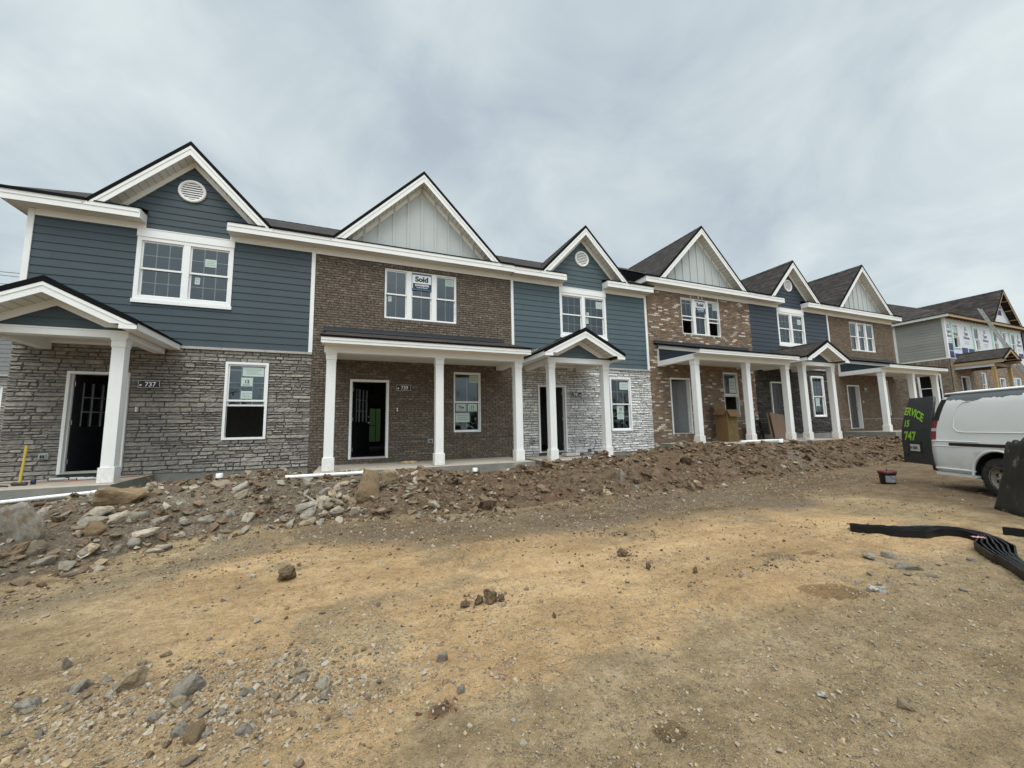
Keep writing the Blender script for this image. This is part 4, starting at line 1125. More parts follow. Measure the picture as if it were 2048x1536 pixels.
for i, (x, y, w, h, dr, mt, lab) in enumerate(BOULDERS):
    big = w > .12
    me = hullmesh('rock', 100+i, 16 if big else 13, 3 if w > .3 else (2 if big else 1), .035, .75, RK[mt])
    o = bpy.data.objects.new('boulder' if w > .3 else 'rock', me); COL.objects.link(o)
    hh = h*1.25
    w *= .92; o.scale = (w*1.04, w*dr, hh); az = view_az(x, y)
    o.location = (x+math.sin(az)*w*dr*.3, y+math.cos(az)*w*dr*.3, gs(x, y)+hh*(.30 if w > .3 else .20))
    o.rotation_euler = (rnd.uniform(-.12, .12), rnd.uniform(-.16, .16), -az+rnd.uniform(-.15, .15))
    tag(o, lab, 'boulder' if w > .3 else 'rock')
lab_c = ['lumpy brown clod of dried mud sitting alone on the tan sand', 'small dark crumb of mud behind the lumpy brown clod', 'tallest dark clod in the cluster of clods on the sand', 'middle clod in the cluster of clods on the sand',
         'low pale clod at the left end of the cluster of clods', 'small round clod at the right end of the cluster of clods', 'dark clod right of the scattered crumbs near the centre', 'dark double clod alone on the right-hand sand',
         'tiny dark clod alone on the pale sand patch', 'flat clod among the crumbs near the sand edge']
for i, (x, y, w, h) in enumerate(CLODS):
    me = hullmesh('clod', 300+i, 22, 3, .16, .9, CLOD); o = bpy.data.objects.new('dirt_clod', me); COL.objects.link(o)
    w *= .88; h *= .9; o.scale = (w*1.05, w*.9, h*1.2); az = view_az(x, y); o.location = (x+math.sin(az)*w*.25, y+math.cos(az)*w*.25, gs(x, y)+h*.42); o.rotation_euler = (0, 0, rnd.uniform(0, 6))
    tag(o, lab_c[i], 'dirt clod')
# rocks of the bank: individual stones that nothing tells apart
protos = {k: [hullmesh('rock', 500+17*j+n, 12+n % 4, 1, .02, .62, RK[k]) for n in range(5)] for j, k in enumerate(('g', 'p', 'b', 't', 'br'))}
def scatter(n, xr, yf, size, kinds, name, label, cat, group, sink=.33, lean=.35, seed=1):
    r = random.Random(seed); k = 0; tries = 0
    while k < n and tries < n*30:
        tries += 1
        x = r.uniform(*xr); y = yf(x, r)
        if y is None: continue
        o = bpy.data.objects.new(name, r.choice(protos[r.choice(kinds)])); COL.objects.link(o)
        s = r.uniform(*size) if r.random() < .75 else r.uniform(size[0], size[1]*1.25)
        o.scale = (s, s*r.uniform(.55, .9), s*r.uniform(.35, .65))
        o.rotation_euler = (r.uniform(-lean, lean), r.uniform(-lean, lean), r.uniform(0, 6.28))
        o.location = (x, y, gs(x, y)+o.scale[2]*(.5-sink)); tag(o, label, cat, group); k += 1
toe = lambda x: float(np.interp(x, TX, TY)+.35*fbm(np.array([x*.6]), np.array([9*0.0]), 21, 3)[0])
def on_bank(lo, hi):
    def f(x, r):
        t = toe(x); return t+(-2.5-t)*(lo+(hi-lo)*r.random()**1.2)
    return f
scatter(170, (-4.6, 1.4), on_bank(-.05, .8), (.09, .27), 'ggppbgbt', 'broken_rock', 'broken rock among the many in the rubble bank left of the second porch', 'broken rock', 'broken rocks of the left rubble bank', seed=4)
scatter(60, (-4.6, 2.4), on_bank(.5, 1.0), (.05, .12), 'ggpb', 'broken_rock', 'small broken rock along the top of the rubble bank below the slate blue house', 'broken rock', 'small rocks along the bank top', seed=5)
scatter(80, (1.0, 9.5), on_bank(-.03, .9), (.06, .17), 'bbtpbrg'.replace('br', 'b'), 'dirt_rock', 'rock half buried in the brown soil bank in front of the middle porches', 'rock', 'rocks in the brown soil bank', .35, seed=6)
scatter(40, (9.5, 19.5), on_bank(0, .95), (.08, .20), 'bbtg', 'dirt_rock', 'rock half buried in the far end of the soil bank toward the white van', 'rock', 'rocks at the far end of the bank', .35, seed=7)
def near_left(x, r): 
    return r.gauss(-8.45-.12*(x+.7), .28)
scatter(70, (-1.75, .0), near_left, (.028, .075), 'gggpbt', 'loose_stone', 'loose stone among the many in the gravel scatter at lower left', 'stone', 'loose stones at lower left', .2, .2, 8)
scatter(26, (4.2, 6.2), lambda x, r: r.gauss(-9.15-.1*(x-5), .22), (.03, .08), 'gggb', 'loose_stone', 'loose grey stone scattered on the sand below the coiled black strips', 'stone', 'loose stones below the black strips', .2, .15, 9)
scatter(34, (-1, 5), lambda x, r: r.uniform(-9.9, -7.2), (.014, .032), 'ggpb', 'loose_stone', 'loose stone lying singly on the open sand and dirt of the foreground', 'stone', 'loose stones on the open ground', .2, .2, 10)

# gravel, rubble and crumbs nobody could count
base = []
for n in range(9):
    me = hullmesh('g', 900+n, 8+n % 3, 0, 0, .7); v = np.array([p.co for p in me.vertices]); f = []
    for p in me.polygons:
        vs = list(p.vertices)
        for t in range(1, len(vs)-1): f.append((vs[0], vs[t], vs[t+1]))
    base.append((v, np.array(f))); bpy.data.meshes.remove(me)
def stuff(name, label, pts, sizes, mats, seed, sink=.2, flat=(.4, .8)):
    g = np.random.default_rng(seed); Vs = []; Fs = []; M_ = []; off = 0
    ang = g.uniform(0, 6.28, len(pts)); fl = g.uniform(flat[0], flat[1], len(pts)); el = g.uniform(.6, 1, len(pts)); kind = g.integers(0, 9, len(pts)); mk = g.integers(0, len(mats), len(pts)); tx = g.uniform(-.3, .3, len(pts))
    for i, (x, y) in enumerate(pts):
        v, f = base[kind[i]]; s = sizes[i]
        p = v*np.array([s, s*el[i], s*fl[i]]); c, sn = math.cos(ang[i]), math.sin(ang[i])
        p = np.stack([p[:, 0]*c-p[:, 1]*sn, p[:, 0]*sn+p[:, 1]*c, p[:, 2]+tx[i]*p[:, 0]], 1)
        p += (x, y, gs(x, y)+s*fl[i]*(.5-sink)); Vs.append(p); Fs.append(f+off); off += len(v); M_.append(np.full(len(f), mk[i]))
    o = bulk(name, np.concatenate(Vs), np.concatenate(Fs), mats, {}, False, np.concatenate(M_)); tag(o, label, None, None, 'stuff'); return o
def pebmat(name, cols):
    return island(name, cols, .95, 60, .3, .004)
PEB = pebmat('pebble_mix', [(.29, .245, .18), (.35, .295, .215), (.22, .17, .115), (.33, .28, .205), (.32, .25, .16), (.27, .24, .195), (.36, .31, .24), (.18, .13, .08), (.36, .27, .16)])
PEBG = pebmat('rubble_mix', [(.25, .215, .165), (.32, .28, .22), (.17, .125, .08), (.38, .335, .265), (.15, .105, .065), (.27, .205, .135), (.13, .09, .055), (.22, .165, .105)])
CRUMB = pebmat('soil_crumbs', [(.125, .084, .052), (.165, .113, .071), (.095, .062, .038), (.215, .152, .10), (.165, .104, .062)])
g = np.random.default_rng(3)
def dens(n, xr, yr, fn):
    x = g.uniform(*xr, n); y = g.uniform(*yr, n); k = g.random(n) < fn(x, y); return np.stack([x[k], y[k]], 1)
cl_ = lambda x, y: np.clip(.16+.75*sstep(-.05, .35, fbm(x*.9, y*.9, 91, 4)) + .9*np.exp(-((x+.75)/1.0)**2-((y+8.55)/.5)**2)+.7*np.exp(-((x-4.9)/1.0)**2-((y+9.25)/.4)**2)+.5*sstep(-9.2, -9.8, y), 0, 1)
P1b = np.stack([g.normal(-.72, .62, 5200), g.normal(-8.55, .26, 5200)], 1); P1b[:, 1] -= .12*(P1b[:, 0]+.7)
stuff('gravel_scatter', 'dense pale gravel scattered at the lower left of the drive', P1b, np.exp(g.normal(math.log(.013), .5, len(P1b))).clip(.005, .05), [PEB, PEB, PEBG], 15, .3)
P1 = dens(26000, (-2.6, 6.5), (-10.25, -7.6), cl_)
stuff('gravel', 'fine gravel and chips trodden into the sandy drive', P1, np.exp(g.normal(math.log(.0085), .50, len(P1))).clip(.004, .032), [PEB], 5)
P2 = dens(24000, (-4, 13), (-8.2, -3.4), lambda x, y: np.where(y < np.interp(x, TX, TY)+.4, np.clip(.10+.75*sstep(1.7, .2, np.abs(np.interp(x, TX, TY)-y+(-.6)))+.25*sstep(0, .3, fbm(x*.8, y*.8, 95, 3)), 0, 1), 0))
stuff('crushed_stone', 'small crushed stone along the foot of the bank and over the drive', P2, np.exp(g.normal(math.log(.017), .5, len(P2))).clip(.007, .06), [PEB, PEBG, CRUMB], 6)
def bankpts(n, xr, lo, hi):
    x = g.uniform(*xr, n); t = np.interp(x, TX, TY)+.35*fbm(x*.6, x*0, 21, 3); y = t+(-2.35-t)*g.uniform(lo, hi, n); return np.stack([x, y], 1)
P3 = bankpts(3600, (-5.2, 2.6), -.06, 1.12)
stuff('rubble', 'loose rubble and chips covering the left half of the bank', P3, np.exp(g.normal(math.log(.036), .65, len(P3))).clip(.012, .15), [PEBG, CRUMB, PEBG], 7)
P4 = bankpts(7000, (1.2, 20), -.03, 1.1)
stuff('soil_crumbs', 'brown crumbs and clods of soil covering the right half of the bank', P4, np.exp(g.normal(math.log(.036), .65, len(P4))).clip(.014, .14), [CRUMB], 8, .38)
base_keep = base; base = []
for n in range(7):
    me = hullmesh('c', 950+n, 16, 1, .17, .85); v = np.array([p.co for p in me.vertices]); f = []
    for p in me.polygons:
        vs = list(p.vertices)
        for t in range(1, len(vs)-1): f.append((vs[0], vs[t], vs[t+1]))
    base.append((v, np.array(f))); bpy.data.meshes.remove(me)
base += base[:2]
CL2 = pebmat('soil_lumps', [(.135, .095, .060), (.165, .117, .075), (.105, .072, .045), (.19, .14, .092), (.15, .10, .062)])
x = g.uniform(.6, 20, 620); t_ = np.interp(x, TX, TY); y = t_+(-2.45-t_)*g.uniform(.05, 1.05, 620)
stuff('soil_lumps', 'larger lumps of dug brown soil heaped along the right half of the bank', np.stack([x, y], 1), np.exp(g.normal(math.log(.13), .45, 620)).clip(.06, .34), [CL2], 12, .3, (.5, .8))
x = g.uniform(-4.6, 1, 130); t_ = np.interp(x, TX, TY); y = t_+(-2.45-t_)*g.uniform(.05, 1.0, 130)
stuff('soil_lumps', 'lumps of dark soil between the rocks of the left bank', np.stack([x, y], 1), np.exp(g.normal(math.log(.11), .4, 130)).clip(.06, .26), [CL2], 13, .35, (.5, .8))
base = base_keep
P5 = dens(6000, (.0, 5.2), (-8.6, -5.6), lambda x, y: np.clip(np.exp(-((x-1.05)/.35)**2-((y+8.02)/.12)**2)+.8*np.exp(-((x-2.85)/.45)**2-((y+7.55)/.3)**2)+.9*np.exp(-((x-3.35)/.32)**2-((y+6.35)/.55)**2)+.6*np.exp(-((x-4.0)/.9)**2-((y+8.5)/.15)**2)+.02, 0, 1))
stuff('drive_crumbs', 'dark crumbs of soil dropped on the sandy drive', P5, np.exp(g.normal(math.log(.019), .55, len(P5))).clip(.008, .05), [CRUMB, PEBG], 9)
P6 = dens(2600, (-6.5, 10.5), (-2.3, -.03), lambda x, y: np.where(((x > -3.9) & (x < -.75)) | ((x > 7.25) & (x < 10.5)) | (y < -2.0), .9, 0))
stuff('footing_rubble', 'chips and soil along the foundations behind the bank', P6, np.exp(g.normal(math.log(.028), .5, len(P6))).clip(.01, .09), [PEBG, CRUMB], 10)
P7 = dens(260, (.2, .75), (-9.4, -8.95), lambda x, y: np.exp(-((x-.47)/.10)**2-((y+9.16)/.05)**2))
stuff('red_clay_crumbs', 'red clay crumbs pressed into the sand near the bottom centre', P7, np.exp(g.normal(math.log(.016), .4, len(P7))).clip(.006, .035), [pebmat('red_clay', [(.16, .065, .035), (.20, .085, .05), (.12, .05, .03)])], 11, .3)

# ------------------------------------------------------------------ number plaques and window signs
def plaque(x, y, z, num, hashpos, label, w=.385, h=.165):
    t = empty('house_number_plaque', (x, y, z), 0, label, 'house number')
    b = MB(); b.box(-w/2, w/2, -.012, .012, -h/2, h/2, 0)
    e = .006
    for a in ((-w/2, w/2, h/2-e, h/2), (-w/2, w/2, -h/2, -h/2+e)): b.box(a[0], a[1], -.016, -.012, a[2], a[3], 1)
    for a in ((-w/2, -w/2+e), (w/2-e, w/2)): b.box(a[0], a[1], -.016, -.012, -h/2+e, h/2-e, 1)
    b.build('plate', [BLK, WHITE2], t)
    s = MB(); s.text(num, .145, (.025 if hashpos == 'L' else -.03, -.015, -.05), (1, 0, 0), (0, 0, 1), 0, .0025, 'CENTER', sx=.92)
    if hashpos: s.text('#', .062, (-.165 if hashpos == 'L' else .105, -.015, -.04), (1, 0, 0), (0, 0, 1), 0, .003)
    s.build('number', WHITE2, t)
P = 11.2147
plaque(-4.245, -.105, 2.015, '737', 'L', 'black house number plaque reading 737 beside the open black door')
plaque(1.355, -.032, 2.065, '739', 'L', 'black house number plaque reading 739 on the dark brown brick')
plaque(6.985, -.10, 1.955, '741', 'R', 'black house number plaque reading 741 on the pale stone')
plaque(23.92, -.032, 2.475, '747', '', 'small dark house number plaque on the far brown brick wall', .36, .2)
NAVY = plain('sign_navy', (.016, .022, .05), .5, .05); SBLUE = plain('sign_film', (.055, .10, .19), .25, .12, 3)
SWHITE = plain('sign_white', (.80, .82, .86), .5, .02)
def sold(x0, z1, w, yy, label):
    t = empty('sold_sign', (x0+w/2, yy, z1-.5), 0, label, 'sold sign', 'Sold signs in the upstairs windows')
    k = w/.62
    b = MB(); b.box(-.31*k, .31*k, 0, .006, -.02*k, .5*k, 0); b.build('backing', [SBLUE], t)
    b = MB(); b.box(-.285*k, .285*k, -.004, 0, .20*k, .46*k, 0); b.box(-.285*k, -.265*k, -.004, 0, .035*k, .20*k, 0); b.box(-.265*k, .285*k, -.004, 0, .035*k, .20*k, 1); b.build('panel', [SWHITE, NAVY], t)
    s = MB(); s.text('Sold', .215*k, (.0, -.006, .258*k), (1, 0, 0), (0, 0, 1), 0, .011*k, 'CENTER', sx=1.05)
    s.text('D·R·HORTON', .082*k, (.01*k, -.006, .115*k), (1, 0, 0), (0, 0, 1), 1, .004*k, 'CENTER', sx=.80)
    s.text("America's Builder", .05*k, (.01*k, -.006, .057*k), (1, 0, 0), (0, 0, 1), 1, .001, 'CENTER', sx=.95)
    s.build('lettering', [BLK, SWHITE], t)
sold(1.545, 5.50, .605, .022, 'navy and white Sold sign in the upstairs window of the dark brick house')
sold(1.545+P, 5.50+.405, .605, .022, 'navy and white Sold sign in the upstairs window of the mottled brick house')

# ------------------------------------------------------------------ pipes
def pipe(pts, r, label, cap=None, nm='drain_pipe'):
    c = Vector(pts[0]); t = MB(); t.tube([Vector(p) for p in pts], r, 14)
    a, b = Vector(pts[-2]), Vector(pts[-1]); d = (b-a).normalized()
    t.tube([b-d*.10, b+d*.004], r*1.14, 14)
    o = t.build(nm, PVC, None, tuple(c)); o.location = c; return tag(o, label, 'pipe', 'loose white drain pipes')
pipe([(-5.45, -2.05, -.195), (-4.75, -2.06, -.145), (-4.06, -2.07, -.105)], .032, 'white plastic pipe lying along the front of the first porch slab')
pipe([(-1.10, -2.90, .045), (-.4, -2.83, .04), (.30, -2.76, .035)], .033, 'white plastic pipe lying on the rubble before the second porch')
pipe([(6.33, -2.15, .0), (6.85, -2.17, .035)], .03, 'short white pipe end showing in the soil below the third porch')
pipe([(5.42, -2.3, .0), (5.95, -2.34, .02)], .028, 'white pipe nearly buried left of the short pipe end below the third porch')
pipe([(9.75, -2.72, .215), (11.28, -2.62, .175)], .036, 'white pipe lying on the soil below the porch with the cardboard box')
pipe([(12.45, -1.76, .262), (13.5, -1.79, .266), (14.55, -1.80, .262)], .036, 'long white pipe lying along the porch slab behind the column of the mottled brick house')
def stub(x, y, z0, h, label, band=True, r=.05, mat=PVC):
    s = MB(); s.lathe([(r, -.4), (r, h), (r*.86, h), (r*.86, h-.03), (0, h-.03)], (0, 0, 0), (0, 0, 1), 20)
    o = s.build('cleanout_pipe', mat, None); o.location = (x, y, z0); tag(o, label, 'cleanout pipe')
    s = MB(); s.lathe([(r*1.08, h*.62), (r*1.08, h), (r*.98, h+.008)], (0, 0, 0), (0, 0, 1), 20); s.build('coupling', mat, o)
    if band:
        s = MB(); s.lathe([(r*1.1, h*.36), (r*1.13, h*.38), (r*1.13, h*.60), (r*1.1, h*.62)], (0, 0, 0), (0, 0, 1), 20); s.build('rubber_band', BLK, o)
stub(-2.13, -2.84, -.02, .185, 'upright white pipe stub with a black band before the stone house')
stub(2.46, -3.25, -.13, .17, 'upright white pipe stub on the bank before the second porch', True, .05)
stub(8.32, -1.2, -.12, .14, 'cream pipe stub beside the pale stone wall', False, .05, plain('pvc_cream', (.66, .60, .50), .5))
stub(13.30, -2.55, .09, .22, 'upright white pipe stub in front of the leaning cardboard sheets', True, .07)

# ------------------------------------------------------------------ things on the porches
WOODY = plain('handle_yellow', (.62, .45, .07), .5, .1, 20); IRON = plain('iron', (.055, .05, .046), .6, .25, 20)
t = empty('sledgehammer', (-5.53, -1.25, 0), R(-8), 'sledgehammer with yellow handle standing on its head on the first porch', 'sledgehammer')
h = MB(); h.T = Matrix.Translation((0, 0, .037)); h.tube([(-.105, 0, 0), (-.09, 0, 0), (-.03, 0, 0), (.03, 0, 0), (.09, 0, 0), (.105, 0, 0)], [.030, .036, .031, .031, .036, .030], 8, smooth=False); h.build('head', IRON, t)
h = MB(); h.tube([(.0, 0, .06), (.012, -.0, .25), (.03, -.005, .50), (.046, -.01, .72)], [.02, .019, .018, .023], 10); h.build('handle', WOODY, t)
t = MB(); t.lathe([(0, 0), (.036, 0), (.036, .075), (.03, .085), (0, .085)], (0, 0, 0), (0, 0, 1), 18)
o = t.build('tape_roll', plain('navy_plastic', (.02, .03, .09), .4)); o.location = (-5.42, -1.12, .0); tag(o, 'small navy tub beside the sledgehammer head', 'tub')
t = MB(); t.tube([(-.28, .0, .02), (-.1, .02, .018), (.0, -.03, .016), (.06, -.1, .016)], .014, 8)
o = t.build('pry_bar', IRON); o.location = (-5.66, -1.3, 0); tag(o, 'dark iron pry bar lying left of the sledgehammer', 'pry bar')
TUBE = plain('caulk_tube', (.55, .55, .56), .4, .1, 10, dirt=((.30, .30, .31), 9, .6))
for k, (x, y, a, lab) in enumerate([(-5.40, -.50, 4, 'caulk tube lying farthest left on the first porch'), (-5.08, -.55, -6, 'caulk tube lying in the middle of the first porch'), (-4.88, -.70, 14, 'caulk tube nearest the white column on the first porch')]):
    t = empty('caulk_tube', (x, y, .03), R(a), lab, 'caulk tube', 'caulk tubes on the first porch')
    h = MB(); h.tube([(-.12, 0, 0), (.10, 0, 0)], .026, 14); h.build('barrel', TUBE, t)
    h = MB(); h.tube([(.10, 0, 0), (.115, 0, 0), (.20, 0, -.004)], [.02, .011, .004], 10); h.build('nozzle', [WHITE2, BLK, WHITE2][k], t)
    h = MB(); h.tube([(-.135, 0, 0), (-.118, 0, 0)], .027, 14); h.build('end_cap', BLK, t)
t = MB(); t.tube([(-6.3, -.62, .012), (-5.6, -.75, .010), (-5.0, -.82, .010), (-4.4, -.62, .010), (-4.05, -.45, .012), (-3.9, -.55, -.10), (-3.4, -.9, gs(-3.4, -.9)+.02)], .007, 6)
o = t.build('orange_cable', plain('orange_cord', (.42, .085, .02), .5), None, (-5, -.7, 0)); o.location = (-5, -.7, 0); tag(o, 'orange extension cord trailing across the first porch slab', 'cord')
WOOD = plain('lath_wood', (.46, .32, .17), .7, .2, 14)
t = empty('lath_bundle', (1.45, -.55, .004), R(3), 'bundle of short wooden laths lying on the second porch', 'lath bundle')
h = MB()
for k in range(10): h.box(-.18+rnd.uniform(-.012, .012), .18+rnd.uniform(-.012, .012), -.07+k % 5*.028, -.046+k % 5*.028, .002+(k//5)*.026, .026+(k//5)*.026)
h.build('laths', WOOD, t)
h = MB()
for x in (-.08, .08): h.box(x-.012, x+.012, -.074, .072, .0, .056)
h.build('strap', plain('strap', (.62, .55, .42), .5), t)
for k, (x, y, w, z, a, lab) in enumerate([(6.35, -.75, .62, .0, 4, 'flat pale carton of stone lowest in the pile by the third porch column'), (6.98, -.60, .60, .0, -5, 'flat white carton of stone at the right end of the pile on the third porch'), (6.72, -.66, .58, .085, 3, 'flat white carton of stone topmost in the pile on the third porch')]):
    t = empty('stone_carton', (x, y, z), R(a), lab, 'carton', 'cartons of stone on the third porch')
    h = MB(); h.box(-w/2, w/2, -.14, .14, .002, .08); h.build('box_body', plain('carton_white', (.50, .49, .46), .7, .1, 6), t, bevel=.004)
    h = MB(); h.box(w/2-.13, w/2+.003, -.143, .143, .0, .083); h.build('end_wrap', plain('carton_dark', (.06, .06, .065), .5), t)
    h = MB(); h.text('LEDGESTONE' if False else '—  — —', .05, (-.15, -.1405, .025), (1, 0, 0), (0, 0, 1), 0, .002); h.build('print', INK, t)
t = MB(); t.T = Matrix.Rotation(R(8), 4, 'Y')
t.box(-.22, .2, -.02, .02, .0, .018); t.box(-.15, .25, .03, .05, .0, .012)
o = t.build('trim_scrap', plain('trim_scrap_red', (.20, .07, .045), .6)); o.location = (6.95, -1.15, .02); tag(o, 'reddish strip of trim lying before the stone cartons', 'trim strip')
# crumpled clear plastic on the second slab's outer face
def sheet(name, cx, cy, w, d, amp, mat, label, cat, seed, thick=.004, n=14):
    r = random.Random(seed); vs = []; fs = []
    for j in range(n):
        for i in range(n):
            u, v = i/(n-1)-.5, j/(n-1)-.5; x, y = cx+u*w+.05*mn.noise(Vector((v*5, seed, 0))), cy+v*d+.05*mn.noise(Vector((u*5, seed+3, 0)))
            vs.append((x-cx, y-cy, gs(x, y)+.012+amp*(.5+.5*mn.noise(Vector((u*7, v*7, seed))))))
    for j in range(n-1):
        for i in range(n-1): fs.append((j*n+i, j*n+i+1, (j+1)*n+i+1, (j+1)*n+i))
    b = MB(); b.add(vs, fs); o = b.build(name, mat); o.location = (cx, cy, 0)
    so = o.modifiers.new('s', 'SOLIDIFY'); so.thickness = thick; return tag(o, label, cat)
sheet('plastic_sheet', 3.80, -2.25, .62, .32, .07, plain('plastic_film', (.42, .43, .43), .3, .15, 9), 'crumpled grey plastic sheet on the bank by the second porch', 'plastic sheet', 5)
# tall cardboard carton
CARD = plain('cardboard', (.19, .112, .046), .8, .08, 5); CARDI = plain('cardboard_inside', (.20, .12, .06), .85, .08, 5); GRN = plain('print_green', (.10, .115, .03), .8)
bx0, bx1, by0, by1, bh = 13.02, 13.55, -.85, -.32, 1.20
t = empty('cardboard_box', ((bx0+bx1)/2, (by0+by1)/2, .215), 0, 'tall brown cardboard box with green print on the porch of the mottled brick house', 'cardboard box')
w2, d2 = (bx1-bx0)/2, (by1-by0)/2
h = MB(); e = .006
h.box(-w2, w2, -d2, -d2+e, .002, bh); h.box(-w2, w2, d2-e, d2, .002, bh); h.box(-w2, -w2+e, -d2+e, d2-e, .002, bh); h.box(w2-e, w2, -d2+e, d2-e, .002, bh); h.box(-w2+e, w2-e, -d2+e, d2-e, .002, .01)
h.build('box_body', CARD, t)
def flap(pts, nrm):
    h = MB(); h.prism(pts, nrm); h.build('flap', CARDI, t)
flap([(-w2, -d2, bh), (w2, -d2, bh), (w2+.03, -d2-.13, bh-.26), (-w2+.02, -d2-.13, bh-.26)], (0, .006, .003))
flap([(-w2, d2, bh), (w2, d2, bh), (w2, d2+.06, bh+.26), (-w2, d2+.06, bh+.26)], (0, .006, 0))
flap([(-w2, -d2, bh), (-w2, d2, bh), (-w2-.16, d2-.02, bh-.18), (-w2-.16, -d2+.02, bh-.18)], (.006, 0, .003))
h = MB(); y = -d2-.0015; fx_ = .62
for pts in ([(-.22,.86),(.20,.86),(.20,.81),(-.13,.81)], [(-.24,.88),(-.17,.88),(.12,.34),(.06,.32)], [(.04,.74),(.22,.74),(.22,.71),(.04,.71)], [(.10,.70),(.20,.70),(.18,.64),(.12,.64)]): h.poly([(x*fx_*1.5, y, z) for x, z in pts])
for a, b, c, d in ((-.20, .20, .96, .972), (-.22, .22, .10, .105), (-.22, .22, .28, .288), (-.20, -.13, .42, .48), (.14, .19, .52, .57)): h.poly([(a,y,c),(b,y,c),(b,y,d),(a,y,d)])
for k in range(3): h.poly([(-.20,y,.13+k*.048),(.20-.05*k,y,.13+k*.048),(.20-.05*k,y,.155+k*.048),(-.20,y,.155+k*.048)])
h.build('print', GRN, t)
# leaning cardboard sheets and black shutters beside the fifth door
for k, (dx, a, lab) in enumerate(((0, 0, 'front sheet of the two brown cardboard sheets leaning by the fifth door'), (-.07, 1.5, 'rear sheet of the two brown cardboard sheets leaning by the fifth door'))):
    b = MB(); b.T = Matrix.Rotation(R(9+a), 4, 'Y') @ Matrix.Rotation(R(-13), 4, 'X'); b.box(-.42, .42, -.012, .012, .0, 1.08-.04*k)
    o = b.build('cardboard_sheet', plain('hardboard', (.19, .125, .085), .75, .05, 3), bevel=.003); o.location = (15.98+dx, -.86+.10*k, .225); tag(o, lab, 'cardboard sheet', 'leaning cardboard sheets')
t = empty('louvred_shutter', (15.12, -.50, .22), 0, 'black louvred panel leaning behind the cardboard sheets', 'shutter')
TT = Matrix.Rotation(R(-10), 4, 'X')
b = MB(); b.T = TT
for a in ((-.36, -.30), (.30, .36)): b.box(a[0], a[1], -.02, .02, 0, .80)
for a in ((0, .06), (.37, .43), (.74, .80)): b.box(-.30, .30, -.02, .02, a[0], a[1])
b.build('frame', BLK, t)
b = MB(); b.T = TT
for k in range(18):
    z = .085+k*.037
    if .35 < z < .43: continue
    b.add([(-.30,-.018,z-.012),(.30,-.018,z-.012),(.30,.014,z+.016),(-.30,.014,z+.016)], [(0,1,2,3)])
b.build('louvres', BLK, t)
# brown carton inside the fourth house's hall
t = empty('moving_box', (10.224+.99+.50, 1.6, .405+.1), R(10), 'brown cardboard box standing inside the open fourth doorway', 'cardboard box')
b = MB(); b.box(-.30, .18, -.2, .2, 0, .38); b.build('box_body', plain('dark_cardboard', (.15, .075, .035), .8), t)
b = MB(); b.box(.02, .36, .22, .55, 0, .75); b.build('box_stack', plain('dark_cardboard_b', (.12, .06, .03), .8), t)

# ------------------------------------------------------------------ bucket
BK = Vector((11.40, -6.16, gs(11.40, -6.16)))
t = empty('bucket', tuple(BK), R(20), 'black bucket with red lid and wire handle standing by the van', 'bucket')
b = MB(); b.lathe([(0, 0), (.128, 0), (.134, .01), (.150, .22), (.162, .225), (.162, .25), (.152, .255)], (0, 0, .0), (0, 0, 1), 32); b.build('pail', plain('black_plastic', (.012, .012, .013), .4, .1), t)
b = MB(); b.lathe([(.168, .25), (.170, .285), (.155, .292), (.145, .280), (.0, .276)], (0, 0, 0), (0, 0, 1), 32); b.build('lid', plain('red_plastic', (.11, .012, .011), .45, .1, dirt=((.06, .02, .02), 9, .55)), t)
b = MB(); vs = []
for k in range(15):
    an = R(-190)+R(92)*k/14
    for z in (.045, .195): r_ = .133+.017*z/.22*1.0+.002; vs.append((math.cos(an)*r_, math.sin(an)*r_, z))
b.add(vs, [(2*k, 2*k+2, 2*k+3, 2*k+1) for k in range(14)], 0)
b.build('paper_label', [plain('bucket_label', (.24, .25, .27), .5, .3, 14, dirt=((.52, .52, .52), 9, .55))], t)
b = MB(); b.tube([(.158*math.cos(R(a)), .158*math.sin(R(a))-.0, .235-.17*math.sin(R((a+90)/180*180))*1.0) if False else (.17*math.cos(R(s_)), -.10*math.sin(R(s_))-.06*math.sin(R(s_)), .235-.15*math.sin(R(s_))) for s_ in range(0, 181, 12)], .004, 6); b.build('wire_handle', METAL if False else BLK, t)
b = MB(); b.tube([(-.05, 0, .28), (-.045, 0, .32), (.0, .01, .335), (.045, 0, .32), (.05, 0, .28)], .008, 6); b.build('lid_grip', BLK, t)

# ------------------------------------------------------------------ coiled black strips
STRIP = plain('black_rubber_strip', (.0055, .0055, .006), .5, .15, 20, spec=.3)
t = empty('drain_strip_bundle', (6.3, -8.1, gs(6.3, -8.1)), 0, 'bundle of black ribbed strips snaking over the sand', 'strip bundle')
O = Vector(t.location)
ctrl = [(6.31, -8.0), (6.45, -8.22), (6.55, -8.39), (6.75, -8.49), (7.05, -8.57), (7.17, -8.74), (7.08, -9.0), (6.73, -9.17), (6.36, -9.33), (6.1, -9.48), (5.8, -9.66), (5.3, -9.95)]
wid = [.10, .105, .16, .22, .12, .12, .13, .29, .19, .12, .11, .11]
def spline(c, n):
    out = []; c = [Vector((a, b, 0)) for a, b in c]; c = [c[0]*2-c[1]]+c+[c[-1]*2-c[-2]]
    for i in range(1, len(c)-2):
        for k in range(n):
            u = k/n; a, b, d, e = c[i-1], c[i], c[i+1], c[i+2]
            out.append(.5*((2*b)+(d-a)*u+(2*a-5*b+4*d-e)*u*u+(3*b-a-3*d+e)*u**3))
    out.append(c[-2]); return out
cen = spline(ctrl, 8); NS = 7
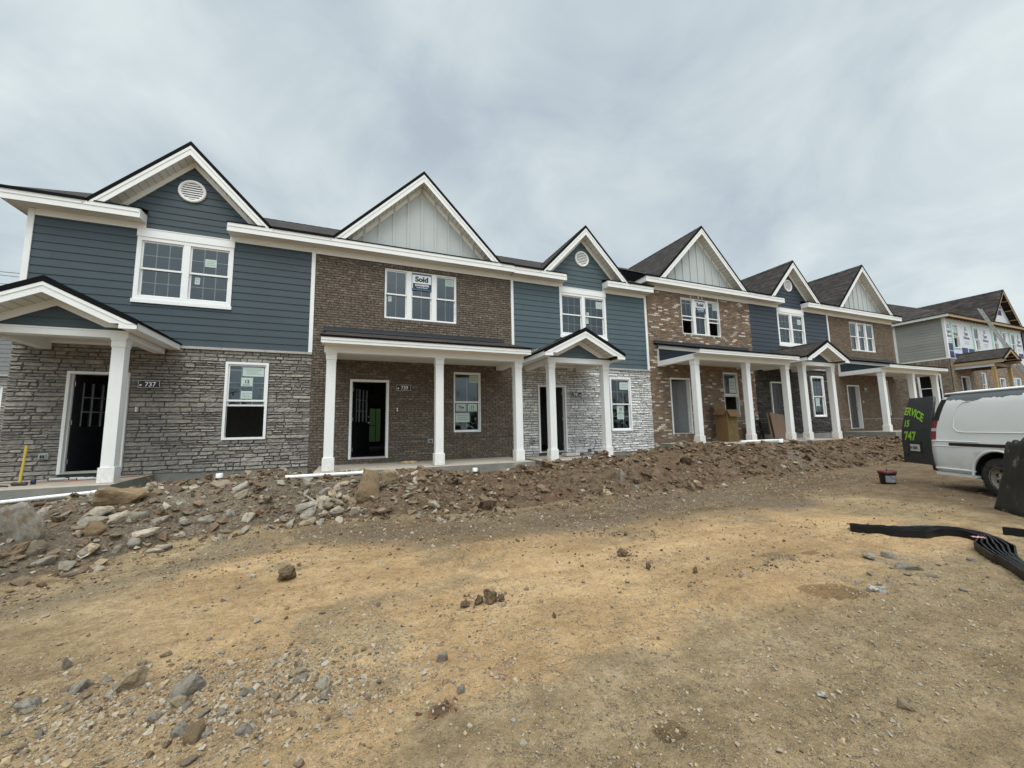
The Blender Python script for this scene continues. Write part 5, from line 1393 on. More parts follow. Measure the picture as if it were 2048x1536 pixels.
for k in range(NS):
    b = MB(); L_ = []; R_ = []
    for i, p in enumerate(cen):
        tn = (cen[min(i+1, len(cen)-1)]-cen[max(i-1, 0)]).normalized(); nr = Vector((-tn.y, tn.x, 0))
        u = min(i/8, len(wid)-1.001); w = wid[int(u)]*(1-u % 1)+wid[int(u)+1]*(u % 1)
        off = (k/(NS-1)-.5)*w+.006*mn.noise(Vector((i*.35, k*3.3, 0)))*min(1, w*8)
        c_ = p+nr*off; zb = gs(c_.x, c_.y)-.01-O.z
        th = .0078
        L_.append((c_-nr*th, zb)); R_.append((c_+nr*th, zb))
    H = .112-.004*abs(k-3)
    vs = []; fs = []
    for (l, zb), (r_, _) in zip(L_, R_):
        vs += [(l.x-O.x, l.y-O.y, zb), (l.x-O.x, l.y-O.y, zb+H), (r_.x-O.x, r_.y-O.y, zb+H), (r_.x-O.x, r_.y-O.y, zb)]
    for i in range(len(L_)-1):
        for e in range(4): fs.append((i*4+e, i*4+(e+1) % 4, i*4+4+(e+1) % 4, i*4+4+e))
    fs += [(0, 1, 2, 3)[::-1], tuple(len(vs)-4+e for e in range(4))]
    b.add(vs, fs); b.build('strip', STRIP, t)
b = MB(); b.T = Matrix.Translation((6.73-O.x, -9.05-O.y, .115)) @ Matrix.Rotation(R(-50), 4, 'Z')
n_ = 8
b.add([(.11*(i/n_-.5)*2*.5, .05*(j/3-.5), .012+.014*mn.noise(Vector((i*.9, j*1.3, 2)))) for j in range(4) for i in range(n_+1)], [(j*(n_+1)+i, j*(n_+1)+i+1, (j+1)*(n_+1)+i+1, (j+1)*(n_+1)+i) for j in range(3) for i in range(n_)])
lo = b.build('tie_tag', plain('pink_tag', (.42, .16, .19), .5, .5, 30, dirt=((.6, .6, .6), 40, .5)), t); sm_ = lo.modifiers.new('s', 'SOLIDIFY'); sm_.thickness = .004
b = MB(); b.T = Matrix.Translation((7.7, -9.05, gs(7.7, -9.05))) @ Matrix.Rotation(R(-80), 4, 'Z')
for k in range(3):
    b.add([(x, .03*k+.04*math.sin(x*2.2), z) for x in np.linspace(-.1, 1.2, 12) for z in (0, .09)], [(2*i, 2*i+2, 2*i+3, 2*i+1) for i in range(11)])
o = b.build('drain_strip', STRIP); sm_ = o.modifiers.new('s', 'SOLIDIFY'); sm_.thickness = .01
tag(o, 'short black strip lying behind the snaking bundle at the right edge', 'strip')

# ------------------------------------------------------------------ black dirty sheet standing by the van wheel
PANEL = plain('dirty_black_panel', (.018, .018, .016), .6, .3, 6, dirt=((.30, .27, .21), 5.5, .60), bump=.004, bscale=20)
pa, pb = Vector((9.86, -8.27, 0)), Vector((8.55, -9.25, 0)); n = 40
vs = []; fs = []
for j in range(12):
    for i in range(n):
        u, v = i/(n-1), j/11; p = pa.lerp(pb, u)
        q_ = (pb-pa).normalized(); nr = Vector((q_.y, -q_.x, 0))
        zb = gs(p.x, p.y)-.02
        top = 1.10+.05*math.sin(u*9)+.09*mn.noise(Vector((u*14, 3, 0)))+.05*mn.noise(Vector((u*37, 5, 0)))-.03*max(0, .08-u)/.08
        lean = .16*v; narrow = (.10*v*(1-u))
        x = p+q_*narrow-nr*(lean+.04*math.sin(u*4)+.02*mn.noise(Vector((u*6, v*4, 1)))-.05*(1-v)**3)
        vs.append((x.x-pa.x, x.y-pa.y, zb+top*v))
for j in range(11):
    for i in range(n-1): fs.append((j*n+i, j*n+i+1, (j+1)*n+i+1, (j+1)*n+i))
b = MB(); b.add(vs, fs, 0, True); o = b.build('black_panel', PANEL); o.location = (pa.x, pa.y, 0); sm_ = o.modifiers.new('s', 'SOLIDIFY'); sm_.thickness = .03; sm_.offset = 0
tag(o, 'dirty black curved panel standing before the rear wheel of the van', 'panel')

# ------------------------------------------------------------------ white van, tail toward the houses (local x forward, y left)
VW = plain('van_white_paint', (.76, .78, .78), .28, .03, 2, dirt=((.50, .46, .38), 1.6, .64))
def van_paint():
    mt, nt, b = newmat('van_peeling_paint'); q = NT(nt)
    tc = q.n('ShaderNodeTexCoord').outputs['Object']; sp = q.n('ShaderNodeSeparateXYZ'); q.l(tc, sp.inputs[0])
    f = q.noise(tc, 2.6, 4, .55, .4)
    # primer shows where the paint has come away along the gutter and the roof edge
    hb = q.math('MULTIPLY', q.rng(sp.outputs[2], 1.72, 1.90), q.rng(sp.outputs[2], 2.075, 2.02))
    pe = q.rng(q.math('ADD', q.math('MULTIPLY', hb, .62), f), .98, 1.0)
    mud = q.math('MULTIPLY', q.rng(sp.outputs[2], .85, .42), q.rng(q.noise(tc, 5, 6, .65), .35, .65))
    base = q.ramp(q.noise(tc, 1.5, 4, .5), [(.3, (.74, .76, .76)), (.7, (.80, .82, .82))])
    c = q.mix(q.math('MULTIPLY', mud, .3), base, (.33, .29, .22))
    c = q.mix(pe, c, (.135, .145, .155))
    q.l(c, b.inputs['Base Color']); q.l(q.math('ADD', q.math('MULTIPLY', pe, .35), .28), b.inputs['Roughness']); return mt
VP = van_paint(); VB = plain('van_black_plastic', (.014, .015, .016), .5, .15, 8); VDOOR = plain('van_door_black', (.026, .030, .033), .45, .15, 6)
VRED = plain('tail_lens_red', (.19, .010, .016), .15, .1); VCLR = plain('tail_lens_clear', (.55, .50, .48), .15); TYRE = plain('tyre_rubber', (.020, .021, .022), .8, .25, 14, dirt=((.075, .062, .045), 8, .5))
RIM = plain('wheel_steel', (.30, .27, .22), .6, .2, 9, dirt=((.16, .12, .075), 8, .5)); LIME = plain('lime_lettering', (.24, .47, .035), .45, .05); VGL = plain('van_dark_glass', (.012, .015, .017), .05, .0, spec=.8)
vz = gs(11.1, -7.93)-.015
van = empty('white_van', (12.60, -7.35, vz), math.atan2(-.8616, -.5075), 'white work van with peeling paint and open black lettered rear doors', 'van')
prof = [(.90, .36), (.965, .44), (.985, .60), (.995, .85), (.985, 1.04), (.972, 1.10), (.962, 1.3), (.935, 1.55), (.895, 1.78), (.855, 1.92), (.80, 2.005), (.66, 2.06), (.35, 2.09), (0, 2.10)]
def zlim(x):
    if x < 4.15: return 9
    if x < 4.85: return 2.12-(x-4.15)/.7*.80
    return 1.32-(x-4.85)/.75*.22
def rear_in(z): return .0 if z < 1.02 else .30*((z-1.02)/1.08)**1.7
xs_ = [0, .12, .35, .6, .84, 1.1, 1.3, 1.5, 1.76, 2.1, 2.6, 3.1, 3.6, 4.1, 4.3, 4.5, 4.7, 4.85, 5.1, 5.4, 5.6]
b = MB(); rows = []
full = [(-y, z) for y, z in prof]+[(y, z) for y, z in prof[-2::-1]]
for k, x in enumerate(xs_):
    zl = zlim(x); nose = 1-.10*max(0, x-5.0)/.6
    rows.append([(x+(rear_in(z)*(1-min(1, x/1.2))), y*nose*(1 if z < zl else 1-.05*(z-zl)), min(z, zl)) for y, z in full])
vs = [p for r_ in rows for p in r_]; m_ = len(full); fs = []
for k in range(len(xs_)-1):
    for i in range(m_-1): fs.append((k*m_+i, k*m_+i+1, (k+1)*m_+i+1, (k+1)*m_+i))
fs.append(tuple(range((len(xs_)-1)*m_, len(xs_)*m_)))
fs += [(k*m_, (k+1)*m_, (k+1)*m_+m_-1, k*m_+m_-1) for k in range(len(xs_)-1)]
b.add(vs, fs, 0, True)
body = b.build('body', VP, van)
bm_ = bmesh.new(); bm_.from_mesh(body.data); bmesh.ops.recalc_face_normals(bm_, faces=bm_.faces); bm_.to_mesh(body.data); bm_.free()
# wheel arches cut through the side
cb = MB()
for wx in (1.30, 4.75): cb.lathe([(0, -1.2), (.47, -1.2), (.47, 1.2), (0, 1.2)], (wx, 0, .40), (0, 1, 0), 40)
cut_o = cb.build('cut', VB, van)
md = body.modifiers.new('s', 'SOLIDIFY'); md.thickness = .02; md.offset = -1
md = body.modifiers.new('b', 'BOOLEAN'); md.operation = 'DIFFERENCE'; md.object = cut_o; md.solver = 'EXACT'
bpy.context.view_layer.update()
dg = bpy.context.evaluated_depsgraph_get()
nm = bpy.data.meshes.new_from_object(body.evaluated_get(dg)); body.modifiers.clear(); body.data = nm
bpy.data.objects.remove(cut_o)
nm.materials.clear(); nm.materials.append(VP)
bm_ = bmesh.new(); bm_.from_mesh(nm); bmesh.ops.recalc_face_normals(bm_, faces=bm_.faces); bm_.to_mesh(nm); bm_.free()
b = MB()
for s_ in (-1, 1):                                           # arch lips, moulded ribs and the panel recess
    for wx in (1.30, 4.75):
        pts = [(wx+.485*math.cos(R(a)), s_*(.995-.004), .40+.485*math.sin(R(a))) for a in range(-2, 183, 8)]
        b.tube(pts, .022, 8)
    yb_ = lambda z: s_*(.962+(.935-.962)*(z-1.3)/.25) if z < 1.55 else s_*(.935+(.895-.935)*(z-1.55)/.23)
    x0, x1, z0, z1 = .42, 3.0, 1.22, 1.84
    pts = [(x0+.12, z0), (x1, z0)]
    b.tube([(x, yb_(z)+s_*.001, z) for x, z in [(x1, z0), (x0+.30, z0), (x0+.16, z0+.02), (x0+.08, z0+.10), (x0+.10, z0+.3), (x0+.16, z1-.12), (x0+.26, z1-.02), (x0+.42, z1+.0)]], .007, 6)
    b.tube([(.02, s_*.986, 1.035), (.9, s_*.988, 1.035), (1.0, s_*.984, 1.03)], .012, 6)
    b.tube([(.03, s_*.99, .93), (.55, s_*.992, .93), (.72, s_*.98, .93)], .012, 6)
    b.tube([(.25, s_*.80, 2.025), (4.1, s_*.80, 2.025)], .018, 8)
b.build('body_trim', VW, body)
b = MB()
b.box(.40, 3.3, -1.000, -.93, .945, 1.005)
b.build('door_track', VB, body)
b = MB()
for s_ in (-1, 1): b.tube([(.03, s_*.98, .46), (.85, s_*.985, .46)], .02, 6)
b.box(.02, .85, -.985, -.90, .33, .38); b.box(.02, .85, .90, .985, .33, .38)
b.build('sill_trim', VW, body)
# rear frame, lamps, bumper
b = MB()
for s_ in (-1, 1):
    pts = [(rear_in(z)-.006, z) for z in (1.46, 1.6, 1.75, 1.9, 2.0)]
    vs = []
    for x, z in pts: 
        w_ = [q_ for q_ in prof]; y = np.interp(z, [p[1] for p in prof], [p[0] for p in prof])
        vs += [(x, s_*(y+.003), z), (x+.13, s_*(y+.003), z), (x, s_*(y-.10), z)]
    b.add(vs, [(3*i, 3*i+1, 3*i+4, 3*i+3) for i in range(4)]+[(3*i, 3*i+3, 3*i+5, 3*i+2) for i in range(4)])
b.build('rear_pillar', VB, body)
for s_ in (-1, 1):
    b = MB(); vs = []; zs = [1.06, 1.2, 1.24, 1.30, 1.34, 1.46]
    for z in zs:
        x = rear_in(z)-.012; y = np.interp(z, [p[1] for p in prof], [p[0] for p in prof])
        vs += [(x+.11, s_*(y+.004), z), (x, s_*(y+.006), z), (x, s_*(y-.11), z), (x+.11, s_*(y-.11), z)]
    n4 = len(zs)
    for i in range(n4-1):
        mm = 1 if i in (1, 2) and i == 2 else 0
        b.add([vs[4*i+e] for e in range(4)]+[vs[4*i+4+e] for e in range(4)], [(0,1,5,4),(1,2,6,5),(3,0,4,7)], mm)
    b.build('tail_lamp', [VRED, VCLR], body)
b = MB(); b.box(-.16, .02, -.92, .92, .38, .54); b.box(-.14, .10, -.80, .80, .30, .38); b.build('bumper', VB, body, bevel=.03)
b = MB(); b.box(.03, 4.3, -.85, .85, .50, .53, 0); b.box(3.6, 3.63, -.85, .85, .53, 1.9, 0); b.box(.30, 5.2, -.70, .70, .30, .40, 1); b.tube([(.3, -.3, .32), (1.3, -.3, .30), (1.7, -.1, .3)], .05, 8, 1); b.tube([(1.3, -.8, .37), (1.3, .8, .37)], .06, 8, 1); b.tube([(1.3,-.18,.37),(1.3,.18,.37)], [.16,.16], 12, 1); b.build('underbody', [plain('van_floor', (.12, .11, .10), .8), VB], body)
def vdoor(s_, ang, mats, inner_lab=None):
    """rear door hinged at the body corner; built closed then swung by ang degrees"""
    hy = s_*.965
    T = Matrix.Translation((0, hy, 0)) @ Matrix.Rotation(R(-ang*s_), 4, 'Z')
    # closed door runs from the hinge toward the middle: local y' = -s_*u
    zs = [.50, .75, 1.0, 1.15, 1.3, 1.45, 1.6, 1.75, 1.88, 1.97, 2.01]
    W_ = .90
    b = MB(); b.T = T; vs = []
    for z in zs:
        x = rear_in(z); y = np.interp(z, [p[1] for p in prof], [p[0] for p in prof]); u0 = .965-min(.965, y)+.004
        for u in (u0, u0+(W_-u0)*.25, u0+(W_-u0)*.5, u0+(W_-u0)*.75, W_):
            cr = .03*(1-((u-W_)/W_)**2)
            vs.append((x-.030-cr*.6, -s_*u, z))
    k5 = 5; n0 = len(vs)
    for i in range(n0): vs.append((vs[i][0]+.05, vs[i][1], vs[i][2]))
    fs = []
    for i in range(len(zs)-1):
        for e in range(4):
            fs.append((i*5+e, i*5+e+1, i*5+6+e, i*5+5+e)); fs.append(tuple(n0+j for j in (i*5+e, i*5+5+e, i*5+6+e, i*5+e+1)))
        for e in (0, 4): fs.append((i*5+e, i*5+5+e, n0+i*5+5+e, n0+i*5+e))
    last = (len(zs)-1)*5
    for e in range(4): fs.append((e, n0+e, n0+e+1, e+1)); fs.append((last+e, last+e+1, n0+last+e+1, n0+last+e))
    out = 0
    b.add(vs, fs, 0, False)
    d = b.build('rear_door', mats[0], van, bevel=.008)
    return d, T, W_
dR, TR, Wd = vdoor(-1, 82, [VDOOR])
# lettering follows the door's curved outer face
def on_door(mb, st, size, u0, z0, m=0, bold=.006, arc=0.0, sx=1.0):
    tm = MB(); tm.text(st, size, (0, 0, 0), (1, 0, 0), (0, 1, 0), 0, bold, 'LEFT', sx=sx)
    vs = []
    for x, y, _ in tm.v:
        u = u0+x; z = z0+y-arc*max(0, u-.30)**2
        # local door coords: y = +u (right door, s=-1)
        cr = .03*(1-((max(0, u)-Wd)/Wd)**2)
        vs.append((rear_in(z)-.030-cr*.6-.006, u, z))
    # mirrored so the words read from outside: u runs from hinge; text must run toward the hinge
    mb.T = TR; mb.add(vs, tm.f, m); mb.T = None
def on_door_r(mb, st, size, left_u, z0, bold=.006, arc=0.0, sx=1.0, m=0):
    tm = MB(); tm.text(st, size, (0, 0, 0), (1, 0, 0), (0, 1, 0), 0, bold, 'LEFT', sx=sx)
    vs = []
    for x, y, _ in tm.v:
        u = left_u-x; z = z0+y-arc*max(0, left_u-u)**2
        cr = .03*(1-((min(Wd, max(0, u))-Wd)/Wd)**2)
        vs.append((rear_in(z)-.030-cr*.6-.008, u, z))
    mb.T = TR; mb.add(vs, tm.f, m); mb.T = None
b = MB()
on_door_r(b, 'ERVICE', .24, .905, 1.62, .008, .42, .86)
on_door_r(b, '15', .21, .84, 1.34, .008, 0, .9)
on_door_r(b, '747', .27, .80, 1.03, .010, 0, .92)
b.build('lettering', LIME, dR)
b = MB(); b.T = TR
b.box(-.050, -.036, .27, .70, .74, 1.0, 0); 
b.build('plate_recess', VB, dR)
b = MB(); b.T = TR; b.box(-.058, -.050, .33, .63, .78, .935, 0); b.T = None
on_door_r(b, 'N·7J8A', .085, .615, .83, .002, 0, .95, 1)
b.v = [v for v in b.v]
b.build('licence_plate', [plain('plate_white', (.52, .53, .53), .5, .1, 20), BLK], dR)
# the text sits proud of the plate
for o in dR.children:
    if o.name.startswith('licence'):
        T2 = Matrix.Translation(Vector((0, 0, 0)))
        me = o.data; nrm = (TR.to_3x3() @ Vector((-1, 0, 0)))
        for p in me.polygons:
            if p.material_index == 1:
                for vi in p.vertices: me.vertices[vi].co += Vector((0, 0, 0))
        done = set()
        for p in me.polygons:
            if p.material_index == 1:
                for vi in p.vertices:
                    if vi not in done: done.add(vi); me.vertices[vi].co += nrm*.014
b = MB(); b.T = TR; b.box(-.075, -.045, .74, .86, .66, .72); b.build('handle', VB, dR, bevel=.006)
dL, TL, _ = vdoor(1, 92, [VW])
b = MB(); b.T = TL; b.box(.02, .035, -.80, -.12, .62, 1.10); b.box(.29, .31, -.75, -.2, 1.40, 1.85); b.build('inner_trim', plain('van_inner', (.45, .46, .46), .6), dL)
b = MB(); b.T = TL; b.box(.1, .16, -.88, -.05, 1.98, 2.04); b.build('seal', VB, dL)
for wx in (1.30, 4.75):
    for s_ in (-1, 1):
        yc = s_*.86
        w_ = empty('wheel', (wx, yc, .37)); w_.parent = van
        b = MB(); b.lathe([(.20, -.11), (.245, -.118), (.33, -.118), (.355, -.10), (.372, -.08), (.375, 0), (.372, .08), (.355, .10), (.33, .118), (.245, .118), (.20, .11)], (0, 0, 0), (0, 1, 0), 44)
        for k in range(44):
            a = 2*math.pi*k/44
            for q_ in (-1, 1):
                T_ = Matrix.Rotation(-a, 4, 'Y') @ Matrix.Translation((.366, q_*.055, 0)); b.T = T_; b.box(-.002, .012, -.045, .045, -.017, .017)
        b.T = None
        # wheel empties stay parts: the tyre mesh is the part
        bpy.data.objects.remove(w_)
        ty = b.build('wheel', TYRE, van); ty.location = (wx, yc, .37)
        b = MB(); e = s_
        b.lathe([(.215, e*.112), (.222, e*.118), (.205, e*.10), (.195, e*.05), (.17, e*.028), (.12, e*.045), (.10, e*.075), (.085, e*.085), (.055, e*.085), (.05, e*.12), (.04, e*.128), (0, e*.13)], (0, 0, 0), (0, 1, 0), 40)
        b.build('rim', RIM, ty)
        b = MB()
        for k in range(8):
            a = 2*math.pi*(k+.5)/8; c_ = (.148*math.cos(a), e*.046, .148*math.sin(a)); b.lathe([(0, .0), (.028, .0), (.028, .004), (0, .004)], c_, (0, e, 0), 14, 0)
        for k in range(8):
            a = 2*math.pi*k/8; c_ = (.083*math.cos(a), e*.085, .083*math.sin(a)); b.lathe([(.012, 0), (.012, .016), (0, .018)], c_, (0, e, 0), 6, 1)
        b.build('wheel_holes', [BLK, METAL], ty)
for wx in (1.30, 4.75):
    for s_ in (-1, 1):
        b = MB(); pts = [(wx+.468*math.cos(R(a)), .40+.468*math.sin(R(a))) for a in range(-10, 191, 10)]; n_ = len(pts); ya, yb2 = s_*.62, s_*.972
        b.add([(x, ya, z) for x, z in pts]+[(x, yb2, z) for x, z in pts], [(i, i+1, n_+i+1, n_+i) for i in range(n_-1)]+[tuple(range(n_))]); b.build('wheel_well', VB, body)
b = MB()
b.poly([(4.22, -.78, 2.02), (4.22, .78, 2.02), (4.80, .90, 1.39), (4.80, -.90, 1.39)]); b.build('windscreen', VGL, body)
for s_ in (-1, 1):
    b = MB(); b.poly([(3.45, s_*.972, 1.34), (4.45, s_*.975, 1.34), (4.15, s_*.895, 1.84), (3.45, s_*.895, 1.84)][::s_]); b.build('side_window', VGL, body)
    b = MB(); b.box(5.50, 5.615, min(s_*.62, s_*.90), max(s_*.62, s_*.90), .80, 1.0); b.build('headlight', VCLR, body, bevel=.02)
    b = MB(); b.box(4.2, 4.3, min(s_*1.0, s_*1.22), max(s_*1.0, s_*1.22), 1.25, 1.5); b.box(4.22, 4.28, min(s_*.93, s_*1.02), max(s_*.93, s_*1.02), 1.28, 1.34); b.build('mirror', VB, body, bevel=.02)
b = MB(); b.box(5.55, 5.72, -.95, .95, .38, .62, 0); b.box(5.585, 5.62, -.58, .58, .72, 1.0, 0); b.build('front_bumper', VB, body, bevel=.03)

# ------------------------------------------------------------------ townhouse block still under construction beyond the row
B2 = empty('unfinished_townhouse', (36.9, .3, 1.75), 0, 'unfinished townhouse in white house wrap over tan brick with warm grey side siding', 'townhouse')
oz_ = (36.9, .3, 1.75)
WRAP = plain('house_wrap', (.62, .64, .68), .55, .06, 1.5, bump=.01, bscale=2.5); WBLUE = plain('wrap_navy', (.035, .04, .13), .55, .1, 3); WINK = plain('wrap_print', (.16, .18, .22), .6); MINT = plain('flashing_tape_mint', (.33, .56, .45), .5, .08, 6)
RAW = plain('raw_lumber', (.42, .30, .175), .75, .12, 5); RAWD = plain('raw_sheathing', (.17, .12, .08), .85, .2, 5); POST = plain('cedar_post', (.42, .27, .12), .7, .12, 8)
XL, XR, YF, ZB = 33.88, 45.0, .3, 1.75
zs_, ze_ = 4.64, 7.20          # siding bottom, soffit
uw = [(34.74, 35.57), (37.53, 38.30), (40.30, 41.05), (41.80, 42.40), (43.05, 43.85)]
uo = [(a, b_, 5.35, 6.9) for a, b_ in uw]
lo = [(34.90, 35.94, 1.80, 3.55), (37.73, 38.31, 2.35, 3.89), (40.2, 41.0, 1.80, 3.6), (42.3, 43.6, 2.2, 3.7)]
b = MB(); core(b, XL, XR, zs_, ze_+.05, uo, YF, YF+.15, 0); b.build('wrapped_wall', [WRAP], B2, oz_)
b = MB(); y = YF-.006
r = random.Random(5)
for (a, c_, z0, z1) in ((XL+.02, 34.62, 4.70, 5.12), (XL+.12, 34.60, 5.16, 5.62), (34.72, 35.45, 4.72, 5.00), (35.72, 36.5, 5.0, 5.42), (36.62, 37.4, 4.95, 5.40), (38.5, 39.0, 5.05, 5.4), (44.1, 44.85, 5.15, 5.5)): b.poly([(a,y,z0),(c_,y,z0),(c_,y,z1),(a,y,z1)], 0)
for x in (34.28, 36.55, 39.2, 44.4):
    for (sx_, z) in ((0, 6.28), (0, 6.02)): b.text('Typar' if z > 6.2 else 'Drainwrap', .30 if z > 6.2 else .24, (x, y-.002, z), (1,0,0), (0,0,1), 1, .012, 'CENTER', sx=.75)
    b.poly([(x-.17,y-.002,6.58),(x+.17,y-.002,6.58),(x,y-.002,6.86)], 1); b.poly([(x-.07,y-.003,6.62),(x+.07,y-.003,6.62),(x,y-.003,6.74)], 2)
    for k in range(2): b.poly([(x-.3,y-.002,5.82-k*.12),(x+.25,y-.002,5.82-k*.12),(x+.25,y-.002,5.84-k*.12),(x-.3,y-.002,5.84-k*.12)], 1)
b.build('wrap_print', [WBLUE, WINK, WRAP], B2, oz_)
b = MB()
for (a, c_, z0, z1) in uo:
    for p in ((a-.16, a, z0-.1, z1+.12), (c_, c_+.05, z0-.1, z1+.05), (a, c_, z1, z1+.09), (a, c_, z0-.09, z0)): b.poly([(p[0],y-.004,p[2]),(p[1],y-.004,p[2]),(p[1],y-.004,p[3]),(p[0],y-.004,p[3])])
b.build('flashing_tape', MINT, B2, oz_)
for k, (a, c_, z0, z1) in enumerate(uo): window(B2, oz_, a, c_, z0, z1, 1, 1, 1, fr=.05, y=YF, raised={0: .8 if k < 4 else .3}, stick=((0, 0, .1, .9, .3, .9, ''),) if k == 0 else ())
b = MB(); core(b, XL, XR, -.6, zs_, lo, YF-.04, YF+.15, 1); bricks(b, XL-.04, XR, .8, zs_-.22, [(p, q_, r_, s_) for p, q_, r_, s_ in lo], YF-.04, 0, 31, soldiers=[(XL-.04, XR, zs_-.22, zs_)]); b.build('brick_wall', [BRB, MORT], B2, oz_)
for (a, c_, z0, z1) in lo:
    if z0 < 2: door_set(B2, oz_, a, c_, z0, z1, 70, BLACKD, None, y=YF-.02)
    else: window(B2, oz_, a, c_, z0, z1, 1, 3, 2, fr=.05, y=YF-.01)
# side wall
def sideways(mb):
    mb.v = [(XL+(p[1]), YF-(-p[0]), p[2]) for p in mb.v]
sw = [(.45, 1.55, 2.0, 3.75)]
b = MB(); siding(b, .10, 2.36, zs_, ze_, [], m=0); siding(b, 2.48, 11.7, zs_, ze_, [], m=0); core(b, 0, 11.8, zs_, ze_+.05, [], 0, .12, 0)
# local x runs back along +y; mirror so the outer face looks toward -x
b.v = [(XL+p[1], YF+p[0], p[2]) for p in b.v]; b.f = [f[::-1] for f in b.f]; b.build('side_siding', [SIDG], B2, oz_)
b = MB(); bricks(b, 0.02, 11.8, .8, zs_-.24, sw, 0, 0, 33, soldiers=[(0.02, 11.8, zs_-.24, zs_)]); core(b, 0, 11.8, -.6, zs_, sw, 0, .12, 1)
b.v = [(XL-.04+p[1], YF+p[0], p[2]) for p in b.v]; b.f = [f[::-1] for f in b.f]; b.build('side_brick', [BRB, MORT], B2, oz_)
wf = window(B2, (0, 0, 0), *sw[0], n=1, cols=1, rows=1, fr=.06)
for o in [wf]+list(wf.children):
    for v in o.data.vertices:
        p = v.co.copy(); v.co = Vector((XL-.04+p.y-oz_[0], YF+p.x-oz_[1], p.z-oz_[2]))
    o.data.flip_normals()
b = MB(); b.box(XL-.03, XL, YF-.03, YF+.10, zs_, ze_); b.box(XL, XL+.10, YF-.03, YF, zs_, ze_); b.box(XL-.03, XL, YF+2.36, YF+2.48, zs_, ze_); b.box(XL-.05, XL, YF, YF+11.8, zs_-.03, zs_+.05); b.build('corner_board', WHITE, B2, oz_)
# eaves: finished on the side, raw on the front
b = MB(); b.box(XL-.33, XL-.305, YF-.33, YF+12, ze_+.0, ze_+.2, 0); b.poly([(XL-.31, YF-.3, ze_+.02), (XL-.31, YF+12, ze_+.02), (XL, YF+12, ze_+.02), (XL, YF-.3, ze_+.02)], 0)
b.box(XL-.305, XR+3, YF-.33, YF-.29, ze_+.0, ze_+.17, 1)
b.poly([(XL-.3, YF-.29, ze_+.10), (XL-.3, YF, ze_+.10), (XR+3, YF, ze_+.10), (XR+3, YF-.29, ze_+.10)], 2)
for k in range(30):
    x = XL+.1+k*.42; b.box(x, x+.04, YF-.29, YF, ze_-.02, ze_+.1, 2)
b.build('eave_trim', [WHITE, RAW, RAWD], B2, oz_)
rz_ = lambda d: ze_+.19+MS*d
b = MB(); RYB = 6.2; xl_, xr_ = XL-.36, XR+3; yf_ = YF-.36; zr_ = rz_(RYB+.36)
gx2, gh2, gf2, ga2 = 41.88, 2.22, ze_+.17, 9.85
yv2 = yf_+(ga2-ze_-.19)/MS
b.poly([(xl_, yf_, rz_(0)), (gx2-gh2, yf_, rz_(0)), (gx2, yv2, ga2), (gx2+gh2, yf_, rz_(0)), (xr_, yf_, rz_(0)), (xr_, YF+RYB, zr_), (xl_+RYB+.36, YF+RYB, zr_)])
b.poly([(xl_, yf_, rz_(0)), (xl_+RYB+.36, YF+RYB, zr_), (xl_, YF+2*RYB+.3, rz_(0))]); b.poly([(xl_+RYB+.36, YF+RYB, zr_), (xr_, YF+RYB, zr_), (xr_, YF+2*RYB+.3, rz_(0)), (xl_, YF+2*RYB+.3, rz_(0))])
b.box(xl_-.01, xr_, yf_-.012, yf_+.02, rz_(0)-.03, rz_(0)+.004, 1); b.box(xl_-.012, xl_+.02, yf_+.02, YF+12, rz_(0)-.03, rz_(0)+.004, 1)
b.build('main_roof', [SHIN, DRIP], B2, oz_)
def rawgable(cx, half, zf, za, yf, yv, wy, shin, name, flatb=False):
    g = gable_roof(B2, oz_, cx, half, zf, za, yf, yv, shin, fw=.14, soff=False, zc=zf, name=name, flat_back=flatb)
    for o in g.children: o.data.materials.clear(); o.data.materials.append(RAW)
    w = MB(); sl = (za-zf)/half
    w.poly([(cx-half+.25, wy, zf-.02), (cx+half-.25, wy, zf-.02), (cx, wy, za-.25)], 0)
    hh = (za-zf)
    w.poly([(cx-half*.28, wy-.004, zf+hh*.30), (cx+half*.22, wy-.004, zf+hh*.30), (cx+half*.22, wy-.004, zf+hh*.62), (cx-half*.28, wy-.004, zf+hh*.62)], 1)
    w.poly([(cx-half*.30, wy-.006, zf+hh*.46), (cx+half*.24, wy-.006, zf+hh*.46), (cx+half*.24, wy-.006, zf+hh*.49), (cx-half*.30, wy-.006, zf+hh*.49)], 0)
    for s_ in (-1, 1):
        for k in range(1, 4):
            u = k/4; x = cx+s_*half*(1-u); z = zf+hh*u-.09; xa, xb = sorted((x, x-s_*.04)); w.box(xa, xb, yf+.03, wy, z-.09, z-.02, 2)
    w.build('gable_wall', [WRAP, WBLUE, RAW], g, oz_)
    return g
rawgable(gx2, gh2, gf2, ga2, yf_-.02, yv2, YF+.01, SHIN, 'gable_roof')
rawgable(35.38, 1.22, 4.34, 5.0, -1.75, YF-.02, -1.30, SHINP, 'porch_roof', True)
b = MB(); b.box(34.18, 34.24, -1.72, YF-.04, 4.10, 4.28, 0); b.box(36.52, 36.58, -1.72, YF-.04, 4.10, 4.28, 0); b.box(34.26, 36.5, -1.36, -1.22, 3.92, 4.10, 1); b.box(34.26, 34.40, -1.22, YF-.05, 3.92, 4.10, 1); b.box(36.36, 36.5, -1.22, YF-.05, 3.92, 4.10, 1); b.box(34.24, 34.26, -1.36, YF-.05, 3.92, 4.26, 2); b.poly([(34.40,-1.22,4.09),(34.40,YF-.05,4.09),(36.36,YF-.05,4.09),(36.36,-1.22,4.09)], 1)
b.build('porch_beam', [RAW, RAWD, WRAP], B2, oz_)
